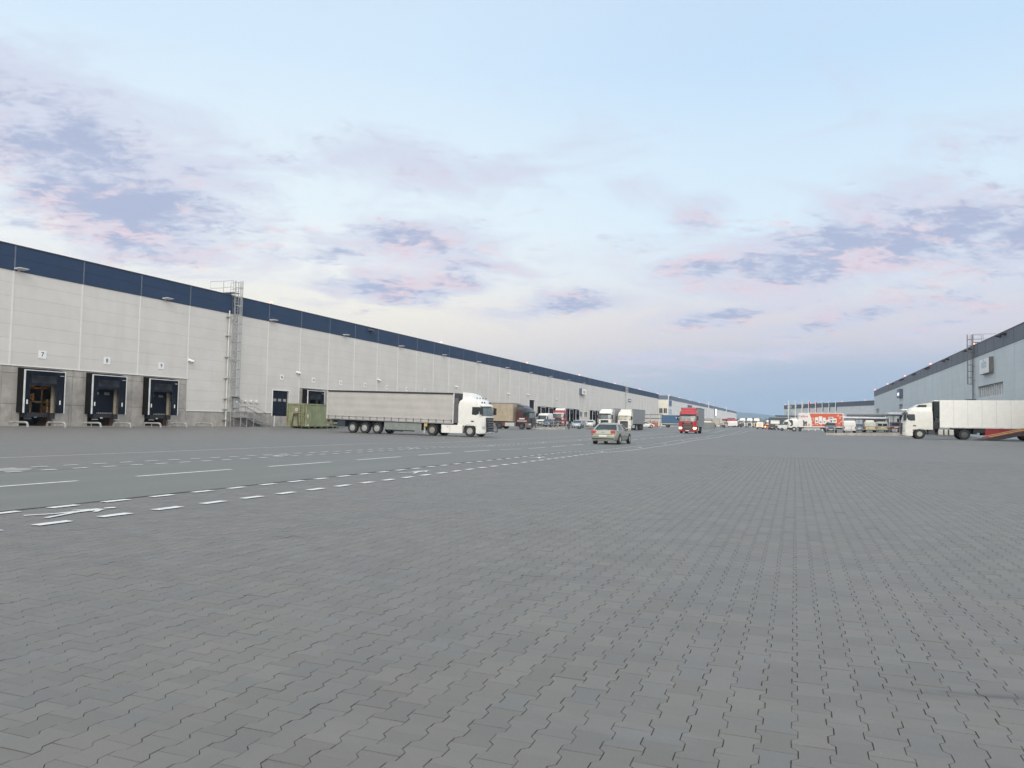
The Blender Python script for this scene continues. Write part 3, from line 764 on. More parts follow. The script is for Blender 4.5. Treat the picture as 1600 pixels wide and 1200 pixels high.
# inside dock 7: rack, cartons, post, lamp
def dock_interior():
    x0, y0, z0 = WX, 43.4, 1.3 + wz(43)
    t = thing('storage_rack', 'orange and dark pallet rack seen through open dock 7', 'rack', (x0 - 4.2, y0 + 3.7, z0))
    orange = mat('rack_orange', (.30, .13, .04), .6)
    for yy in (-2.9, -.05, 2.8):
        m = MB(); m.box(-.05, .05, yy - .05, yy + .05, 0, 5); m.build('upright', mat('rack_upright', (.30, .22, .10), .6), t)
    for zz in (.85, 2.0, 3.2):
        m = MB(); m.box(-.03, .05, -2.9, 2.8, zz, zz + .12); m.build('beam', orange if zz != .85 else palesteel, t)
    card = mat('cardboard', (.24, .15, .075), .85, var=.2)
    for i, (yy, zz, w, h) in enumerate([(-1.9, 2.13, 1.6, .75), (.9, 2.13, 1.3, .8), (-1.6, .98, 1.0, .6), (-1.7, 0, .75, .72), (.6, 0, 1.1, .6)]):
        lab = ['wide brown carton on the upper left rack beam inside dock 7', 'brown carton on the upper right rack beam inside dock 7', 'brown carton on the lower rack beam inside dock 7', 'pale carton standing on the floor at left inside dock 7', 'brown carton on the floor under the rack inside dock 7'][i]
        m = MB(); m.box(-.4, .4, -w / 2, w / 2, 0, h)
        o = m.build('carton', card if i != 3 else mat('pale_carton', (.42, .36, .22), .8), None, bevel=.01, loc=(x0 - 4.1, y0 + 3.7 + yy, z0 + zz + .005)); tag(o, lab, 'box')
    b = thing('safety_post', 'white and yellow post inside the doorway of dock 7', 'post', (x0 - 2.0, y0 + 2.45, z0))
    m = MB(); m.lathe([(.01, 0), (.07, 0), (.07, .5), (.01, .5)], (0, 0, 0), 'z', 10); m.build('white_tube', trim_w, b)
    m = MB(); m.lathe([(.01, .5), (.08, .5), (.08, 1.05), (.05, 1.1), (.01, 1.1)], (0, 0, 0), 'z', 10); m.build('yellow_cap', mat('yellow_cap', (.6, .36, .08), .5), b)
    lp = thing('ceiling_lamp', 'warm strip lamp hanging inside dock 7', 'lamp', (x0 - 1.6, y0 + 1.9, z0 + 4.3))
    m = MB(); m.box(-.12, .12, -.9, .9, 0, .06); m.build('tube', emit('warm_tube', (1, .70, .36), 30), lp)
    m = MB(); m.box(-.16, .16, -.95, .95, .062, .12); m.build('housing', trim_w, lp)
    # dock 10: one carton pair by the door
    for i, yy in enumerate((-.45, .55)):
        m = MB(); m.box(-.3, .3, -.32, .32, 0, 1.55 + .3 * i)
        tag(m.build('carton', card, None, bevel=.01, loc=(x0 - 1.9, 79.4 + yy, 1.3 + wz(79) + .01)), ['lower brown carton stack inside open dock 10', 'taller brown carton stack inside open dock 10'][i], 'box')
dock_interior()

# wall fixtures ---------------------------------------------------------------
def flood_mesh():
    m = MB(); m.prism([(0, -.06), (.62, .02), (.62, .08), (0, .08)], -.38, .38, 'y'); m.box(-.1, .02, -.1, .1, -.14, .12); return m.mesh('floodlight', mat('floodlight_white', (.55, .55, .56), .4), bevel=.02)
fm = flood_mesh()
for i, y in enumerate((41.3, 55.8, 71.4, 86.3, 101.4, 116.4, 131.4, 146.4, 161.5, 176.3, 192.0, 207.5)):
    o = obj('floodlight', fm, None, (WX + .05, y, 12.14 + wz(y)))
    tag(o, 'flat white floodlight below the navy band, %s from the left picture edge' % ORD[i], 'floodlight', 'floodlights under the navy band')
m = MB(); m.prism([(0, -.2), (.5, -.12), (.5, .0), (0, .18)], -.5, .5, 'y')
dark_fl = m.mesh('dark_floodlight', darksteel, bevel=.02)
for y, lab in ((92.6, 'dark floodlight high on the navy band above dock 12'), (212.5, 'dark floodlight high on the navy band right of the red lettered sign')):
    tag(obj('dark_floodlight', dark_fl, None, (WX + .05, y, 13.55 + wz(y))), lab, 'floodlight')
def roof_lamp(loc, lab, group):
    global RL
    t = thing('roof_warning_light', lab, 'warning light', loc, 0, group)
    if 'RL' not in globals():
        b = MB(); b.lathe([(.01, 0), (.13, 0), (.10, .12), (.01, .12)], (0, 0, 0), 'z', 10)
        g = MB(); g.lathe([(.02, .12), (.11, .13), (.13, .22), (.09, .30), (.02, .33)], (0, 0, 0), 'z', 10)
        RL = (b.mesh('base', darksteel), g.mesh('globe', emit('red_lamp_glow', (1, .25, .15), 6), smooth=60))
    obj('base', RL[0], t); obj('globe', RL[1], t)
for i, y in enumerate((71.4, 115.8, 159.8, 203.8, 248.0, 291.4, 331.5)):
    roof_lamp((WX - .1, y, 13.98 + wz(y)), 'red lamp on the left warehouse roof edge, %s from the camera' % ORD[i], 'red lamps along the left roof edge')
def camera_thing(y, z, lab):
    t = thing('security_camera', lab, 'security camera', (WX, y, z + wz(y)), 0, 'white cameras on the grey wall')
    m = MB(); m.box(0, .12, -.12, .12, -.1, .16); m.build('bracket', trim_w, t, bevel=.01)
    m = MB(); m.obox((.3, .05, -.02), (.5, .2, .17), (0, .3, .5)); m.build('body', mat('camera_white', (.8, .8, .8), .4), t, bevel=.02)
    m = MB(); m.lathe([(.01, 0), (.1, -.02), (.12, -.1), (.06, -.2), (.01, -.22)], (.22, .3, -.1), 'z', 10); m.build('dome', mat('camera_dome', (.5, .5, .5), .2), t)
for y, z, lab in ((59.1, 6.65, 'white camera on the grey wall right of dock number 9'), (76.4, 6.6, 'white camera on the grey wall between signs 9a and 10'), (95.2, 6.8, 'white camera on the wall above the white lorry trailer, between signs 12 and 13'), (121.8, 7.1, 'white camera on the wall above the white lorry cab'), (147.5, 6.9, 'white camera on the wall left of the tall dark gate'), (160.0, 7.2, 'white camera just above the tall dark gate'), (182, 6.9, 'white camera on the far wall above the second dock row')):
    camera_thing(y, z, lab)

def caged_ladder(name, lab, x, y, z0, z1, face, mcol, ztop, cage0, rail0=None, roof=True):
    """ladder on a wall; face=+1 looks to +X"""
    t = thing(name, lab, 'ladder', (x, y, 0))
    m = MB()
    for s in (-.27, .27): m.tube([(face * .22, s, z0), (face * .22, s, ztop)], .048, 6, 0)
    m.build('side_rail', mcol, t)
    m = MB(); z = z0 + .2
    while z < ztop - 1: m.tube([(face * .22, -.26, z), (face * .22, .26, z)], .024, 5); z += .3
    m.build('rung', mcol, t)
    m = MB(); z = cage0; N = 9
    hoops = []
    while z < ztop + .05:
        pts = [(face * (.22 + .72 * math.sin(PI * k / N)), -.40 * math.cos(PI * k / N) * (1 if 0 < k < N else .7), z) for k in range(N + 1)]
        m.tube(pts, .034, 5); z += .95 if z < ztop - 1.5 else 1.1
    for k in (1, 3, 4, 5, 6, 8):
        px, py = face * (.22 + .72 * math.sin(PI * k / N)), -.40 * math.cos(PI * k / N)
        m.tube([(px, py, cage0), (px, py, ztop)], .026, 5)
    m.build('safety_cage', mcol, t)
    m = MB(); z = z0 + .6
    while z < z1 - .5:
        for s in (-.27, .27): m.box(min(0, face * .22), max(0, face * .22), s - .03, s + .03, z, z + .06)
        z += 2.1
    m.build('wall_bracket', mcol, t)
    if roof:
        m = MB()
        zp = z1 + .35
        m.box(min(-face * 1.1, face * .2), max(-face * 1.1, face * .2), -.55, .55, zp, zp + .05)
        m.build('platform', mcol, t)
        m = MB()
        for px, py in ((-face * 1.05, -.55), (-face * 1.05, .55), (face * .2, -.55), (face * .2, .55)):
            m.tube([(px, py, z1 - .1), (px, py, ztop)], .03, 5)
        for zz in (ztop - .02, zp + .55):
            for py in (-.55, .55): m.tube([(-face * 1.05, py, zz), (face * .2, py, zz)], .025, 5)
        m.tube([(-face * 1.05, -.55, ztop - .02), (-face * 2.6, -.75, ztop - .02), (-face * 2.6, -.75, ztop - .75), (-face * 1.05, -.55, ztop - .75)], .025, 5)
        m.build('platform_railing', mcol, t)
    return t
caged_ladder('roof_ladder', 'tall galvanised caged ladder up the grey wall beside the metal stairs', WX, 65.3, .2, 13.95, 1, steel, 15.55, 3.4)
t = thing('drain_pipe', 'pale vertical pipe with clamps on the wall just left of the caged ladder', 'pipe', (WX, 64.35, 0))
m = MB(); m.tube([(.2, 0, .1), (.2, 0, 12.3)], .075, 8); m.build('pipe', palesteel, t, smooth=50)
m = MB()
for z in (.9, 2.0, 3.1, 5.2, 7.4, 9.6, 11.6): m.box(0, .33, -.28, .28, z, z + .09)
m.build('clamp', steel, t)
t = thing('control_cabinet', 'grey electric cabinet on the wall at the foot of the caged ladder', 'cabinet', (WX, 65.85, 0))
m = MB(); m.box(0, .32, -.42, .42, 2.2, 3.3); m.build('body', mat('cabinet_grey', (.36, .37, .37), .5), t, bevel=.015)
m = MB(); m.box(0.001, .7, -.65, .6, 3.4, 3.46); m.build('hood', palesteel, t)
m = MB(); m.box(.322, .33, -.2, .05, 2.75, 2.95); m.box(.322, .345, .28, .33, 2.6, 2.8); m.build('label_plate', trim_w, t)
for i, y in enumerate((66.65, 67.45, 68.35, 69.25)):
    m = MB(); m.lathe([(.02, .02), (.14, .02), (.17, .06), (.17, .22), (.11, .24), (.1, .12), (.02, .12)], (0, 0, 0), 'x', 14)
    tag(m.build('wall_vent', trim_w, None, smooth=40, loc=(WX, y, 2.96)), 'round white pipe vent on the wall above the stairs, %s from the ladder' % ORD[i], 'vent', 'round vents above the stairs')
def stairs():
    t = thing('metal_stairs', 'galvanised metal stairs with railings climbing to a landing under the caged ladder', 'stairs', (WX, 65.4, 0))
    g = lambda y: Z(WX + 1, y)
    m = MB(); m.box(.05, 1.25, 0, 2.1, 1.22, 1.3); m.build('landing', steel, t)
    z1, y0, y1, zb = 1.25, 2.1, 5.1, g(70.5)
    n = 6; m = MB()
    for i in range(n):
        y = y0 + (y1 - y0) * (i + .5) / n; z = z1 - (z1 - zb) * (i + .7) / n
        m.box(.1, 1.2, y - .14, y + .14, z, z + .04)
    m.build('step', darksteel, t)
    for x in (.06, 1.22):
        m = MB(); m.prism([(y0, z1 + .05), (y1, zb + .12), (y1, zb - .02), (y0, z1 - .15)], x, x + .03, 'x'); m.build('stringer', steel, t)
    m = MB()
    for x in (.1, 1.2):
        for y in (.05, 1.0, 2.05): m.tube([(x, y, g(66)), (x, y, 1.2)], .035, 5)
    m.tube([(.1, .05, 1.2), (1.2, 1.0, .3)], .02, 5)
    m.build('support', steel, t)
    for x in ((.1, 1.2)):
        m = MB()
        for dz in (.55, 1.08): m.tube([(x, .05 if x > 1 else .6, 1.3 + dz), (x, 2.1, 1.3 + dz), (x, 5.0, zb + .1 + dz)], .026, 6)
        for y, z in ((.05, 1.3), (1.0, 1.3), (2.1, 1.3), (3.5, .75), (5.0, zb)): m.tube([(x, y, z), (x, y, z + 1.1)], .026, 6)
        m.build('railing', steel, t)
    m = MB(); m.tube([(1.4, 5.3, zb - .1), (1.4, 5.3, zb + 1.2)], .07, 8)
    tag(m.build('guard_post', palesteel, None, loc=(WX, 65.4, 0)), 'short pale post at the bottom of the metal stairs', 'post')
stairs()

# far signs on the left warehouse
def box_sign(name, lab, x, y0, y1, z0, z1, depth, face, body, txt=None, col=None, size=1, lit=None, frame=None):
    t = thing(name, lab, 'sign', (x, (y0 + y1) / 2, (z0 + z1) / 2))
    w, h = abs(y1 - y0) / 2, (z1 - z0) / 2
    m = MB(); m.box(min(0.02 * face, face * depth), max(0.02 * face, face * depth), -w, w, -h, h); m.build('box', frame or trim_g, t)
    m = MB(); m.box(min(face * (depth + .002), face * (depth + .03)), max(face * (depth + .002), face * (depth + .03)), -w + .05, w - .05, -h + .05, h - .05); m.build('face', body, t)
    for k, (s, sz, dz, cc) in enumerate(txt or []):
        obj('lettering', text_mesh(s, sz, cc, bold=.01), t, (face * (depth + .036), 0, dz), FACE_X if face > 0 else FACE_MX)
    return t
redink = mat('red_ink', (.45, .06, .05), .5)
box_sign('company_sign', 'white square box sign with red lettering high on the far left wall', WX, 203.6, 208.2, 9.2, 10.9, .75, 1, mat('sign_face_white', (.8, .8, .77), .4, var=.02), [('leps', 1.25, 0, redink)])
box_sign('blue_sign', 'small blue sign with white lettering right of the far caged ladder', WX, 268.8, 274.2, 9.2, 10.3, .1, 1, mat('sign_blue', (.05, .11, .33), .5), [])
m = MB(); m.box(.135, .15, -2.2, 2.2, -.18, .2)
tag(m.build('sign_stripe', trim_w, None, loc=(WX, 271.5, 9.75)), 'white stripe across the small blue sign right of the far ladder', 'sign stripe')
caged_ladder('roof_ladder', 'far pale caged ladder on the left warehouse next to the blue sign', WX, 264.3, 1.2, 14.3, 1, mat('pale_galvanised', (.55, .58, .55), .5, .2), 16.2, 3.2)
# office windows between the far docks
for y0, y1, lab in ((203.9, 207.2, 'white framed wall window right of the far docks, nearer of two'), (208.8, 212.2, 'white framed wall window right of the far docks, farther of two')):
    t = thing('office_window', lab, 'window', (WX, (y0 + y1) / 2, 3.5 + wz(205)))
    w = (y1 - y0) / 2; m = MB(); m.box(0, .08, -w, w, -.85, -.72); m.box(0, .08, -w, w, .72, .85); m.box(0, .08, -w, -w + .14, -.72, .72); m.box(0, .08, w - .14, w, -.72, .72); m.box(0, .06, -.06, .06, -.72, .72); m.build('frame', trim_w, t)
    m = MB(); m.box(.01, .03, -w + .14, w - .14, -.72, .72); m.build('pane', glass, t)

# ---------------------------------------------------------------- second warehouse beyond
def warehouse2():
    X2, Y0, Y1 = -52.1, 340.0, 761.0
    t = thing('warehouse', 'second, farther warehouse on the left with a cream end wall and slate roof band', 'warehouse', (X2, Y0, .25)); t.rotation_euler = (math.atan(.0026), 0, 0)
    L = Y1 - Y0
    wm = panel_material('pale_panel', (.70, .70, .69), 1.1, 1.5, 1)
    m = MB(); m.box(-60, 0, 0.02, L, -1.5, 12.2); m.build('wall', wm, t)
    m = MB(); m.box(-60, 0, -.06, 0.015, -1.5, 12.2); m.build('end_wall', mat('cream_wall', (.74, .70, .61), .6, var=.04), t)
    slate = panel_material('slate_panel', (.13, .16, .215), .9, 12.0, 1, 0, .3)
    m = MB(); m.box(-60, .06, -.1, L, 12.2, 14.05); m.build('roof_band', slate, t)
    m = MB(); m.box(-.12, .14, -.2, .25, 12.2, 14.1); m.build('corner_strip', trim_w, t)
    m = MB()
    for k in range(1, 70): m.box(0, .05, k * 6 - .1, k * 6 + .1, 0, 12.2)
    m.build('panel_cover_strip', mat('pale_strip', (.74, .74, .72), .5), t)
    for x in (-3.9, -2.0):
        m = MB(); m.box(x, x + 1.4, -.16, -.07, 6.3, 8.4); w = m.build('window', glass, t)
        m = MB(); m.box(x - .12, x, -.2, -.08, 6.2, 8.5); m.box(x + 1.4, x + 1.52, -.2, -.08, 6.2, 8.5); m.box(x + .65, x + .75, -.19, -.165, 6.3, 8.4); m.build('frame', trim_w, w)
    m = MB(); m.box(.06, .12, 1, 10, 6.1, 8.0); m.build('window', mat('pale_window', (.45, .52, .58), .25), t)
    m = MB(); m.box(.06, .12, 17, 22, 2.2, 5.4); m.box(.06, .12, 30, 35, 2.2, 5.4); m.build('gate', darksteel, t)
    m = MB()
    for k in range(12): m.box(.06, .3, 60 + k * 7, 64.5 + k * 7, 1.5, 4.6)
    m.build('dock_gate', black, t)
warehouse2()
box_sign('blue_sign', 'small square blue sign at the corner of the second warehouse', -52.0, 341.5, 348, 9.9, 12.2, .15, 1, mat('sign_blue', (.05, .11, .33), .5))
box_sign('dark_red_sign', 'dark red box sign on the second warehouse above the red lorry', -52.0, 404, 418, 10.6, 11.9, .5, 1, mat('sign_dark_red', (.16, .05, .06), .5))
box_sign('lit_sign', 'glowing white upright sign on the far end of the second warehouse', -52.0, 545, 556, 8.2, 13.2, .5, 1, emit('white_sign_glow', (1, 1, .95), 1.0))
for i, y in enumerate((343, 375, 414, 457, 498.5, 539.5, 582.5, 626, 668.5, 708, 735, 757)):
    roof_lamp((-52.2, y, 14.3 + .0026 * (y - 340)), 'red lamp on the second warehouse roof edge, %s from its corner' % ORD[i], 'red lamps along the second roof edge')
for y, lab in ((505, 'thin ladder on the second warehouse, nearer'), (640, 'thin ladder on the second warehouse, farther')):
    m = MB(); m.box(0, .5, -.9, -.7, 3, 17); m.box(0, .5, .7, .9, 3, 17)
    for k in range(14): m.box(0, .5, -.7, .7, 3.5 + k, 3.6 + k)
    tag(m.build('wall_ladder', palesteel, None, loc=(-52.05, y, 0)), lab, 'ladder')

# ---------------------------------------------------------------- right warehouse
RX = 25.0
def right_warehouse():
    Y0, Y1 = 62.0, 283.6
    t = thing('warehouse', 'silver grey warehouse on the right with a slate roof band and windows', 'warehouse', (RX, 0, 0))
    wm = panel_material('silver_panel', (.53, .60, .64), 1.1, .8, 1, 0, .22)
    holes = [(113.9, 127.8, 6.0, 7.6), (211.5, 218.3, 6.0, 7.55), (268.5, 277, 6.1, 7.75)]
    m = MB(); y = Y0
    for a, b, z0, z1 in holes:
        m.box(0, .3, y, a, -1, 12.1); m.box(0, .3, a, b, -1, z0); m.box(0, .3, a, b, z1, 12.1); y = b
    m.box(0, .3, y, Y1, -1, 12.1); m.box(.3, 60, Y1 - .3, Y1, -1, 12.1); m.box(.3, 60, Y0, Y0 + .3, -1, 12.1); m.build('wall', wm, t)
    sl = panel_material('slate_band_panel', (.115, .135, .165), .95, 12.1, 1, 0, .3)
    m = MB(); m.box(-.06, 60, Y0, Y1 + .06, 12.1, 13.92); m.build('roof_band', sl, t)
    m = MB(); m.box(-.12, 60, Y0 - .1, Y1 + .12, 13.922, 14.0); m.build('coping', mat('dark_coping', (.035, .04, .055), .5), t)
    st = MB(); y = 108.23
    while y < Y1:
        st.box(-.075, -.06, y - .05, y + .05, 12.1, 13.92); y += 4.93
    st.build('band_cover_strip', mat('dark_strip', (.05, .055, .065), .5), t)
    st = MB(); y = 108.23 - 9.86 * 4
    while y < Y1:
        st.box(-.012, 0, y - .05, y + .05, 0, 12.1); y += 9.86
    st.build('panel_joint', mat('joint_grey', (.44, .49, .52), .6), t)
    for k, (a, b, z0, z1) in enumerate(holes):
        m = MB(); m.box(.22, .26, a, b, z0, z1); w = m.build('window', mat('bright_pane', (.40, .44, .47), .1, spec=.8) if k == 0 else glass, t)
        m = MB(); m.box(.12, .215, a, b, z0, z0 + .08); m.box(.12, .215, a, b, z1 - .08, z1)
        n = max(3, int((b - a) / 1.25))
        for i in range(n + 1):
            yy = a + (b - a) * i / n
            m.box(.10, .215, yy - .045, yy + .045, z0 + .08, z1 - .08)
        m.build('frame', mat('pale_frame', (.62, .64, .66), .4), w)
        if k == 0:
            m = MB()
            for i in range(9):
                yy = a + (b - a) * (i + .35) / 10
                m.box(.262, .30, yy, yy + .5, z0 + .1, z1 - .1)
            m.build('blind', mat('blind_grey', (.58, .60, .61), .7), w)
        m = MB(); m.box(-.1, .2, a - .1, b + .1, z1, z1 + .06); m.build('lintel', darksteel, w)
right_warehouse()
caged_ladder('roof_ladder', 'thin dark caged ladder on the right warehouse beside the wide window', RX, 130.4, 6.0, 14.0, -1, mat('grey_ladder', (.22, .23, .24), .5, .3), 15.6, 8.2)
m = MB(); m.box(-1.1, -.02, -.9, .9, 5.86, 5.94)
tag(m.build('ladder_landing', darksteel, None, loc=(RX, 130.4, 0)), 'small dark landing below the thin ladder on the right wall', 'platform')
box_sign('company_sign', 'white square box sign with pale blue lettering on the right warehouse', RX, 118.6, 124.2, 9.15, 11.3, .55, -1, mat('sign_pale', (.72, .74, .76), .4, var=.02), [('elite', 1.75, .28, mat('pale_blue_ink', (.25, .42, .50), .5)), ('___', 1.0, -.42, mat('grey_ink', (.5, .54, .56), .5))], frame=mat('sign_side_grey', (.17, .165, .165), .6))
box_sign('lit_panel_sign', 'tall dark blue box sign with a glowing white centre on the right warehouse', RX, 211, 216.5, 9.15, 11.35, .7, -1, mat('sign_navy', (.05, .08, .17), .4))
m = MB(); m.box(-.76, -.735, -1.6, 1.4, -.45, .25)
tag(m.build('glowing_emblem', emit('emblem_glow', (.85, .92, 1), 1.2), None, loc=(RX, 213.7, 10.2)), 'small glowing white emblem on the dark blue box sign', 'lit emblem')
for i, y in enumerate((130.5, 169.2, 206.2, 243.6, 280.0)):
    roof_lamp((RX - .06, y, 14.0), 'red lamp on the right warehouse roof edge, %s from the camera' % ORD[i], 'red lamps along the right roof edge')
m = MB(); m.prism([(0, .1), (-.55, 0), (-.55, -.1), (0, -.22)], -.42, .42, 'y'); sm = m.mesh('spotlight', black, bevel=.02)
for i, y in enumerate((112.0, 114.5, 131.8, 134.9, 150.3, 154.1, 170.5, 173.5, 189.5, 192.2, 209.5, 213.4, 229, 232)):
    tag(obj('spotlight', sm, None, (RX - .06, y, 13.62)), 'small black spotlight on the right slate band, %s from the right picture edge' % ORD[i], 'spotlight', 'black spotlights on the right roof band')

def third_warehouse():
    A = Vector((-5.75, 468, 0)); d = Vector((38.75, -96, 0)); ln = d.length; a = math.atan2(d.y, d.x)
    t = thing('warehouse', 'pale blue grey warehouse in the centre distance behind the flagpoles', 'warehouse', (A.x, A.y, .0), a)
    m = MB(); m.box(0, ln + 25, 0, 40, -1, 11.75); m.build('wall', panel_material('blue_grey_panel', (.58, .62, .65), 1.2, 1, 0), t)
    m = MB(); m.box(-.1, ln + 25, -.12, 40, 11.75, 13.9); m.build('roof_band', panel_material('dark_slate_panel', (.085, .105, .135), 1.1, 12, 0, 0, .3), t)
    m = MB(); m.box(5, 11, -.2, -.12, 12.2, 13.4); m.build('emblem', mat('grey_emblem', (.4, .42, .44), .5), t)
    m = MB(); m.box(3, 12, -.1, 0, 8, 10.2); m.build('window', mat('pale_window', (.45, .52, .58), .25), t)
    m = MB(); m.box(-.06, 55, -.3, 0, -1, 3.9); m.build('base', mat('grey_base', (.30, .32, .33), .7), t)
    for i, s in enumerate((1.5, 36, 72, 95)):
        p = A + d.normalized() * s
        roof_lamp((p.x, p.y, 13.95), 'red lamp on the centre warehouse roof edge, %s from its left corner' % ORD[i], 'red lamps along the centre roof edge')
third_warehouse()

FL = [('white', (.62, .62, .60)), ('white', (.60, .60, .58)), ('white', (.62, .62, .6)), ('red', (.33, .04, .04)), ('red', (.38, .03, .04)), ('navy', (.05, .07, .15)), ('navy', (.04, .055, .10)), ('navy', (.05, .07, .14))]
for i, (cn, cc) in enumerate(FL):
    x, y = -1.67 + i * 1.735, 223.5 + .64 * i
    t = thing('flagpole', '%s flag hanging on a white pole, %s pole from the left' % (cn, ['first'] [0] if i == 0 else ORD[i]), 'flagpole', (x, y, Z(x, y)), 0, 'flagpoles before the centre warehouse')
    m = MB(); m.tube([(0, 0, -.3), (0, 0, 4), (0, 0, 8.1)], [.11, .095, .07], 8); m.lathe([(.01, 8.1), (.11, 8.15), (.01, 8.3)], (0, 0, 0), 'z', 8); m.build('pole', trim_w, t, smooth=50)
    m = MB(); rr = random.Random(i)
    m.grid([[(.1 + .26 * u * (1 - .3 * v) + .04 * math.sin(5 * u + 6 * v + i), .13 * math.sin(9 * u + i) * (.4 + u), 7.9 - 2.6 * v - .25 * u) for u in np.linspace(0, 1, 8)] for v in np.linspace(0, 1, 8)], 0, (0, .012, 0)); m.build('flag', mat('flag_%s_%d' % (cn, i), cc, .8), t)

def canopy(lab, x0, x1, y0, y1, z, th, m1, legs=True):
    zb = min(Z(x0, y0), Z(x1, y0))
    t = thing('canopy', lab, 'canopy', ((x0 + x1) / 2, (y0 + y1) / 2, 0))
    w, d = (x1 - x0) / 2, (y1 - y0) / 2
    m = MB(); m.box(-w, w, -d, d, z, z + th); m.build('roof', m1, t, bevel=.05)
    m = MB(); m.box(-w + .1, w - .1, -d + .1, d - .1, z - .22, z - .02); m.build('roof_frame', darksteel, t)
    for px in np.linspace(-w + .4, w - .4, 4):
        for py in (-d + .4, d - .4):
            m = MB(); m.box(px - .08, px + .08, py - .08, py + .08, zb - .5, z - .22); m.build('post', palesteel, t)
canopy('long white metal canopy roof behind the white van on the right', 10.6, 20.8, 203.4, 209.5, 3.75, .42, mat('white_sheet', (.72, .74, .76), .35))
canopy('dark flat canopy roof just behind the long white canopy', 13.4, 22.4, 224.5, 232, 4.75, .42, mat('dark_sheet', (.20, .21, .22), .6))
canopy('small pale canopy roof left of the white refrigerated lorry cab', 16.9, 21.2, 165.3, 171, 4.15, .42, mat('pale_sheet', (.60, .63, .66), .4))
def shed(name, lab, x, y, w, d, h, m1, roofm):
    t = thing(name, lab, 'shed', (x, y, Z(x, y)))
    m = MB(); m.box(-w / 2, w / 2, 0, d, -.3, h); m.build('wall', m1, t)
    m = MB(); m.box(-w / 2 - .3, w / 2 + .3, -.3, d + .3, h, h + .22); m.build('roof', roofm, t)
    m = MB(); m.box(-w * .3, -w * .05, -.05, 0, h * .45, h * .8); m.build('window', glass, t)
    m = MB(); m.box(w * .15, w * .35, -.05, 0, -.2, h * .75); m.build('door', darksteel, t)
shed('gatehouse', 'small grey office hut with a dark flat roof left of the flagpoles', -2.6, 262, 6.2, 5, 4.35, mat('hut_grey', (.36, .38, .39), .6), black)
shed('store_hut', 'dark grey store building under the white canopy on the right', 19.5, 211, 6.6, 4, 2.7, mat('store_dark', (.16, .17, .18), .7), darksteel)
shed('store_hut', 'pale grey block between the small canopy and the right warehouse', 21.0, 176, 4.6, 5, 3.3, mat('store_pale', (.46, .49, .51), .6), mat('store_roof', (.5, .52, .54), .5))

# ---------------------------------------------------------------- vehicles (front at x = 0, body towards -x, ground at z = 0)
WHEELS = {}
def wheel_meshes(r, w, rimf, rimmat, spokes):
    key = (r, w, rimf, rimmat.name, spokes)
    if key not in WHEELS:
        t = MB(); t.lathe([(r * rimf, -w / 2), (r * .93, -w / 2), (r, -w / 2 + .04), (r, w / 2 - .04), (r * .93, w / 2), (r * rimf, w / 2), (r * rimf, -w / 2)], (0, 0, 0), 'y', 22, 0, False)
        q = MB(); k = r * rimf
        for sg in (-1, 1):
            q.lathe([(k, sg * w / 2 * .9), (k * .88, sg * w / 2 * .86), (k * .78, sg * w / 2 * .45), (k * .42, sg * w / 2 * .5), (k * .36, sg * w / 2 * 1.02), (k * .08, sg * w / 2 * 1.05)], (0, 0, 0), 'y', 18, 0)
            for i in range(spokes):
                a = 2 * PI * i / spokes
                c = (k * .62 * math.cos(a), sg * w / 2 * .47, k * .62 * math.sin(a))
                q.lathe([(.001, -.02), (k * .15, -.02), (k * .15, .02), (.001, .02)], c, 'y', 8, 1)
        WHEELS[key] = (t.mesh('tyre', rubber, smooth=35), q.mesh('rim', [rimmat, black], smooth=35))
    return WHEELS[key]
rim_silver = mat('rim_silver', (.36, .36, .355), .45, .2, var=.2)
rim_white = mat('rim_white', (.45, .45, .44), .45, var=.1)
rim_dark = mat('rim_dark', (.10, .10, .105), .5, .3)
def wheel(root, x, y, r=.5, w=.3, rim=None, rimf=.58, spokes=8):
    tm, rm = wheel_meshes(r, w, rimf, rim or rim_silver, spokes)
    o = obj('wheel', tm, root, (x, y, r)); obj('rim', rm, o); return o
def place(name, label, cat, x, y, deg, length, group=None, dz=0.):
    a = R(deg); c, s_ = math.cos(a), math.sin(a)
    zf = Z(x - c * length * .08, y - s_ * length * .08); zr = Z(x - c * length * .92, y - s_ * length * .92)
    p = math.atan2(zf - zr, length * .84)
    t = thing(name, label, cat, (x, y, zf + .08 * (zf - zr) / .84 + .012 + dz), a, group, -p)
    return t

CAB = [(.95, .0, -2.28, 1.22), (1.3, .02, -2.28, 1.25), (1.75, .0, -2.28, 1.25), (2.2, -.09, -2.28, 1.25), (2.62, -.22, -2.28, 1.24), (2.85, -.32, -2.27, 1.22), (3.1, -.48, -2.25, 1.19), (3.3, -.75, -2.22, 1.12), (3.4, -1.15, -2.15, 1.0)]
def lev(L, z):
    zs = [l[0] for l in L]
    return tuple(float(np.interp(z, zs, [l[k] for l in L])) for k in (1, 2, 3))
def frontx(L, z, f, rnd=.24):
    xf, xb, w = lev(L, z)
    return xf - rnd * abs(f) ** 4 - .05 * f * f
def cab_ring(L, z, xback=None):
    xf, xb, w = lev(L, z); fr = [1, .97, .9, .75, .45, 0, -.45, -.75, -.9, -.97, -1]
    return [(xb, w * .97, z), (xb * .5 + xf * .5, w, z)] + [(frontx(L, z, f), w * f, z) for f in fr] + [(xb * .5 + xf * .5, -w, z), (xb, -w * .97, z)]
